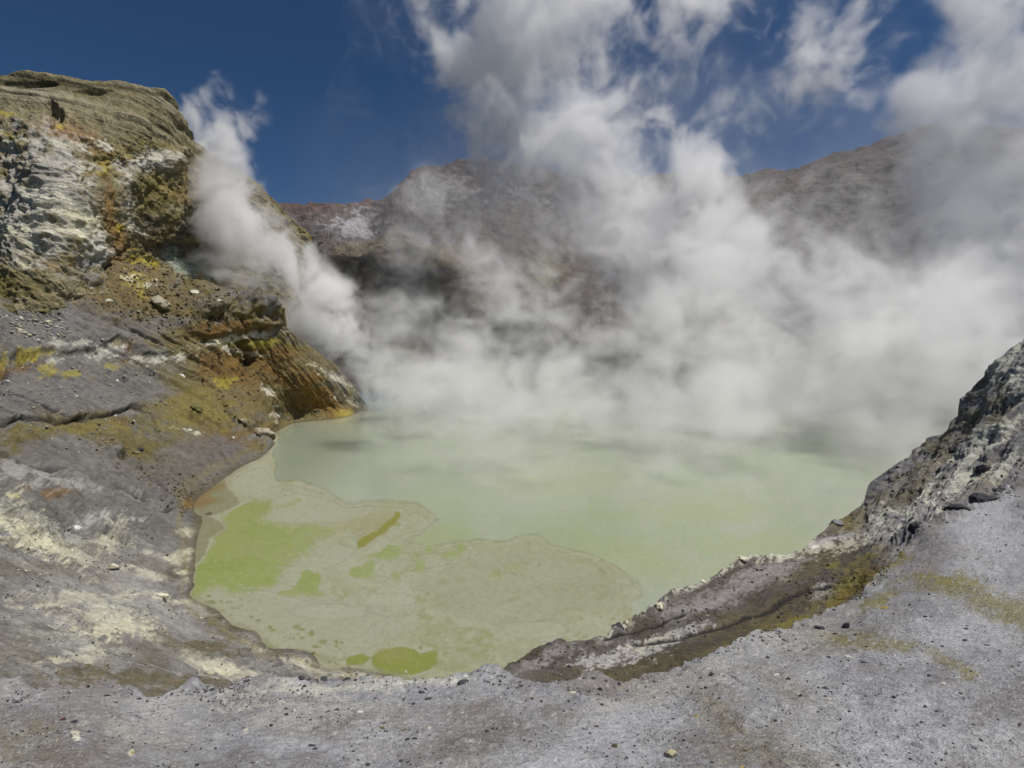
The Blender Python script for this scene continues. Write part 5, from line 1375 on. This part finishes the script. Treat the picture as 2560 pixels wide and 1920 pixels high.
# ---- fumarole plume behind the promontory --------------------------------------
build_steam('steam_plume', [
    (220, 72, 164, 10, .4), (222, 88, 164, 17, .75), (218, 106, 163, 25, .95), (208, 122, 162, 27, .95), (230, 128, 162, 27, .95), (204, 146, 161, 29, 1), (228, 156, 160, 29, 1), (194, 168, 160, 27, 1), (214, 176, 160, 30, 1),
    (188, 190, 158, 28, 1), (212, 200, 158, 32, 1), (178, 212, 158, 24, .9), (232, 212, 158, 30, 1), (202, 226, 157, 30, 1), (250, 224, 157, 28, 1), (186, 236, 156, 20, .7), (236, 240, 158, 28, .8), (266, 240, 158, 26, 1), (208, 256, 156, 22, .65),
    (284, 252, 158, 30, 1), (262, 268, 158, 26, .95), (222, 280, 156, 20, .9), (244, 288, 157, 24, 1), (302, 270, 160, 30, 1), (316, 294, 162, 30, 1), (288, 292, 160, 28, 1), (322, 318, 164, 30, 1.2), (340, 336, 168, 28, 1.1), (300, 318, 161, 24, 1.1),
    (350, 356, 172, 26, 1.1), (336, 300, 166, 26, .8), (322, 340, 165, 22, 1.1), (366, 384, 178, 24, 1), (356, 370, 175, 24, 1.1), (372, 350, 182, 26, .7), (356, 320, 178, 24, .5), (384, 372, 186, 28, .8), (345, 280, 176, 24, .3),
    (248, 108, 166, 13, .4), (262, 118, 168, 15, .34), (268, 98, 168, 9, .3), (256, 130, 166, 13, .36), (246, 170, 162, 16, .4), (168, 205, 157, 16, .5), (254, 196, 162, 18, .45)],
    0.45, 11, .35, 1.1, 1.2, steam_material('fumarole_steam', .24), 'white steam plume rising from behind the brown promontory on the left', seed=15.2, octv=6, gainw=1.4, grow=1.15, tear=.72, lean=lambda b: -7 * (b < 190))

# ---- bank of steam lying on the hot lake ------------------------------------------
items = []
rg = np.random.default_rng(5)


def fill(n, xs, ys, Ds, rs, ws, slope_=0.0):
    for k in range(n):
        a = rg.uniform(*xs)
        items.append((a, rg.uniform(*ys) + slope_ * (a - xs[0]), rg.uniform(*Ds), rg.uniform(*rs), rg.uniform(*ws)))


fill(76, (400, 1010), (376, 430), (115, 200), (32, 56), (.9, 1.5))            # dense bank over the far half of the lake
fill(60, (390, 720), (300, 390), (140, 200), (26, 48), (.45, 1.0))            # ragged tops
fill(60, (690, 1030), (270, 400), (108, 170), (40, 66), (.8, 1.4))            # deeper bank to the right
fill(40, (700, 950), (200, 300), (140, 185), (30, 52), (.3, .65))             # veil before the right wall
fill(34, (390, 660), (200, 330), (180, 215), (34, 60), (.28, .52))             # veil before the left wall
fill(66, (430, 900), (415, 472), (84, 128), (26, 48), (.45, .9))               # sheets drifting to the shore
fill(60, (450, 880), (460, 535), (60, 94), (22, 38), (.25, .5))
fill(16, (850, 960), (420, 490), (78, 110), (28, 44), (.6, 1.0))
fill(60, (400, 980), (400, 455), (96, 190), (30, 50), (.3, .5))
fill(30, (450, 900), (450, 505), (72, 104), (26, 40), (.25, .4))
fill(8, (420, 520), (640, 672), (34, 38), (14, 26), (.12, .22))               # warm breath along the near shore
build_steam('lake_steam', items, 1.0, 14, .35, 1.0, 1.6, steam_material('lake_vapour', .115), 'low bank of white steam lying over the far half of the green lake', seed=9.0, squash=(1, 1, 1.15), tear=.6, thin=.13, gainw=1.15, grow=1.1)

# ---- the great column over the middle of the lake --------------------------------
build_steam('steam_plume', [
    (690, 300, 205, 38, 2.0), (650, 295, 210, 38, 2.0), (725, 275, 205, 34, 2.0), (645, 250, 214, 44, 2.0), (695, 240, 210, 42, 2.0), (738, 248, 206, 28, 2.0), (625, 215, 218, 42, 2.0), (685, 205, 214, 42, 2.0), (718, 180, 214, 28, .8), (655, 172, 218, 42, 1), (605, 180, 222, 44, 1), (700, 150, 218, 28, .7),
    (640, 140, 222, 40, .9), (585, 150, 226, 46, 1), (540, 165, 228, 38, .9), (500, 150, 230, 38, .9), (520, 120, 230, 46, .95), (570, 110, 230, 46, 1), (625, 100, 228, 44, .9), (480, 110, 232, 36, .75), (470, 70, 234, 42, .8), (520, 70, 234, 48, .95), (580, 60, 234, 48, 1), (635, 70, 232, 40, .7),
    (460, 30, 238, 48, .75), (520, 20, 238, 54, .95), (580, 10, 238, 54, .95), (430, -5, 240, 42, .6), (480, -25, 242, 58, .9), (560, -40, 242, 62, .95), (640, 30, 236, 44, .7), (660, -10, 238, 52, .7), (695, 20, 236, 36, .5), (700, 60, 234, 32, .45), (690, 110, 228, 32, .55), (735, 130, 226, 26, .42),
    (760, 110, 228, 34, .44), (795, 90, 230, 36, .46), (770, 60, 232, 34, .42), (800, 40, 234, 42, .52), (835, 20, 236, 44, .54), (825, 75, 232, 36, .46), (860, 60, 234, 34, .42), (770, 10, 236, 36, .42), (870, -10, 238, 44, .5), (745, 158, 222, 24, .4), (730, -15, 238, 38, .42), (880, 95, 232, 28, .34), (790, 135, 226, 24, .3), (830, 120, 228, 22, .26),
    (600, 225, 222, 34, .6), (560, 210, 226, 36, .5), (520, 195, 230, 34, .45), (480, 185, 234, 30, .35), (450, 175, 236, 30, .26), (430, 120, 240, 40, .24), (400, 50, 240, 36, .2), (440, 70, 240, 36, .35), (380, 110, 242, 40, .13), (360, 20, 244, 40, .1)],
    0.75, 20, .32, 1.4, 1.35, steam_material('column_steam', .125), 'tall white steam column drifting across the blue sky above the lake', seed=30.2, octv=6, gainw=1.38, tear=.68, thin=.15)

# ---- right hand column ------------------------------------------------------------
build_steam('steam_plume', [
    (1000, 300, 150, 48, 1), (940, 290, 155, 36, .7), (1030, 240, 150, 60, 1.1), (985, 230, 155, 48, 1), (950, 215, 160, 30, .6), (1000, 170, 158, 56, 1.1), (940, 150, 162, 38, .8), (915, 110, 165, 32, .7), (960, 100, 164, 50, 1), (1020, 100, 160, 60, 1), (935, 70, 168, 32, .7), (975, 45, 168, 40, .9),
    (1010, 40, 166, 30, .5), (970, 10, 170, 28, .6), (1060, 60, 160, 50, .5), (960, -15, 172, 24, .5), (1050, 160, 155, 60, 1), (1070, 300, 140, 60, 1), (905, 85, 166, 20, .4), (1040, -10, 166, 36, .45), (925, 190, 162, 30, .5), (915, 240, 160, 36, .5), (960, 260, 155, 44, .9), (1010, 70, 164, 40, .7), (1070, 220, 150, 60, 1), (1000, 15, 168, 40, .9), (1030, 30, 164, 46, 1), (985, -20, 170, 40, .8), (1060, -10, 160, 50, .9)],
    0.75, 20, .32, 1.2, 1.35, steam_material('bright_steam', .10), 'bright white steam column at the far right above the dark crater wall', seed=47.9, octv=6, gainw=1.75, tear=.68, thin=.15)


# ---- faint fumes before the far wall -----------------------------------------------
items = []
fill(46, (330, 720), (165, 350), (262, 300), (70, 100), (.7, 1.0))
fill(40, (680, 980), (150, 330), (246, 290), (70, 100), (.7, 1.0))
build_steam('mist', items, 6.0, 40, .4, .5, 1.4, steam_material('basin_fumes', .0022), 'faint grey fumes veiling the far crater wall', seed=61.0, tear=.1, thin=.2, gainw=1.1)
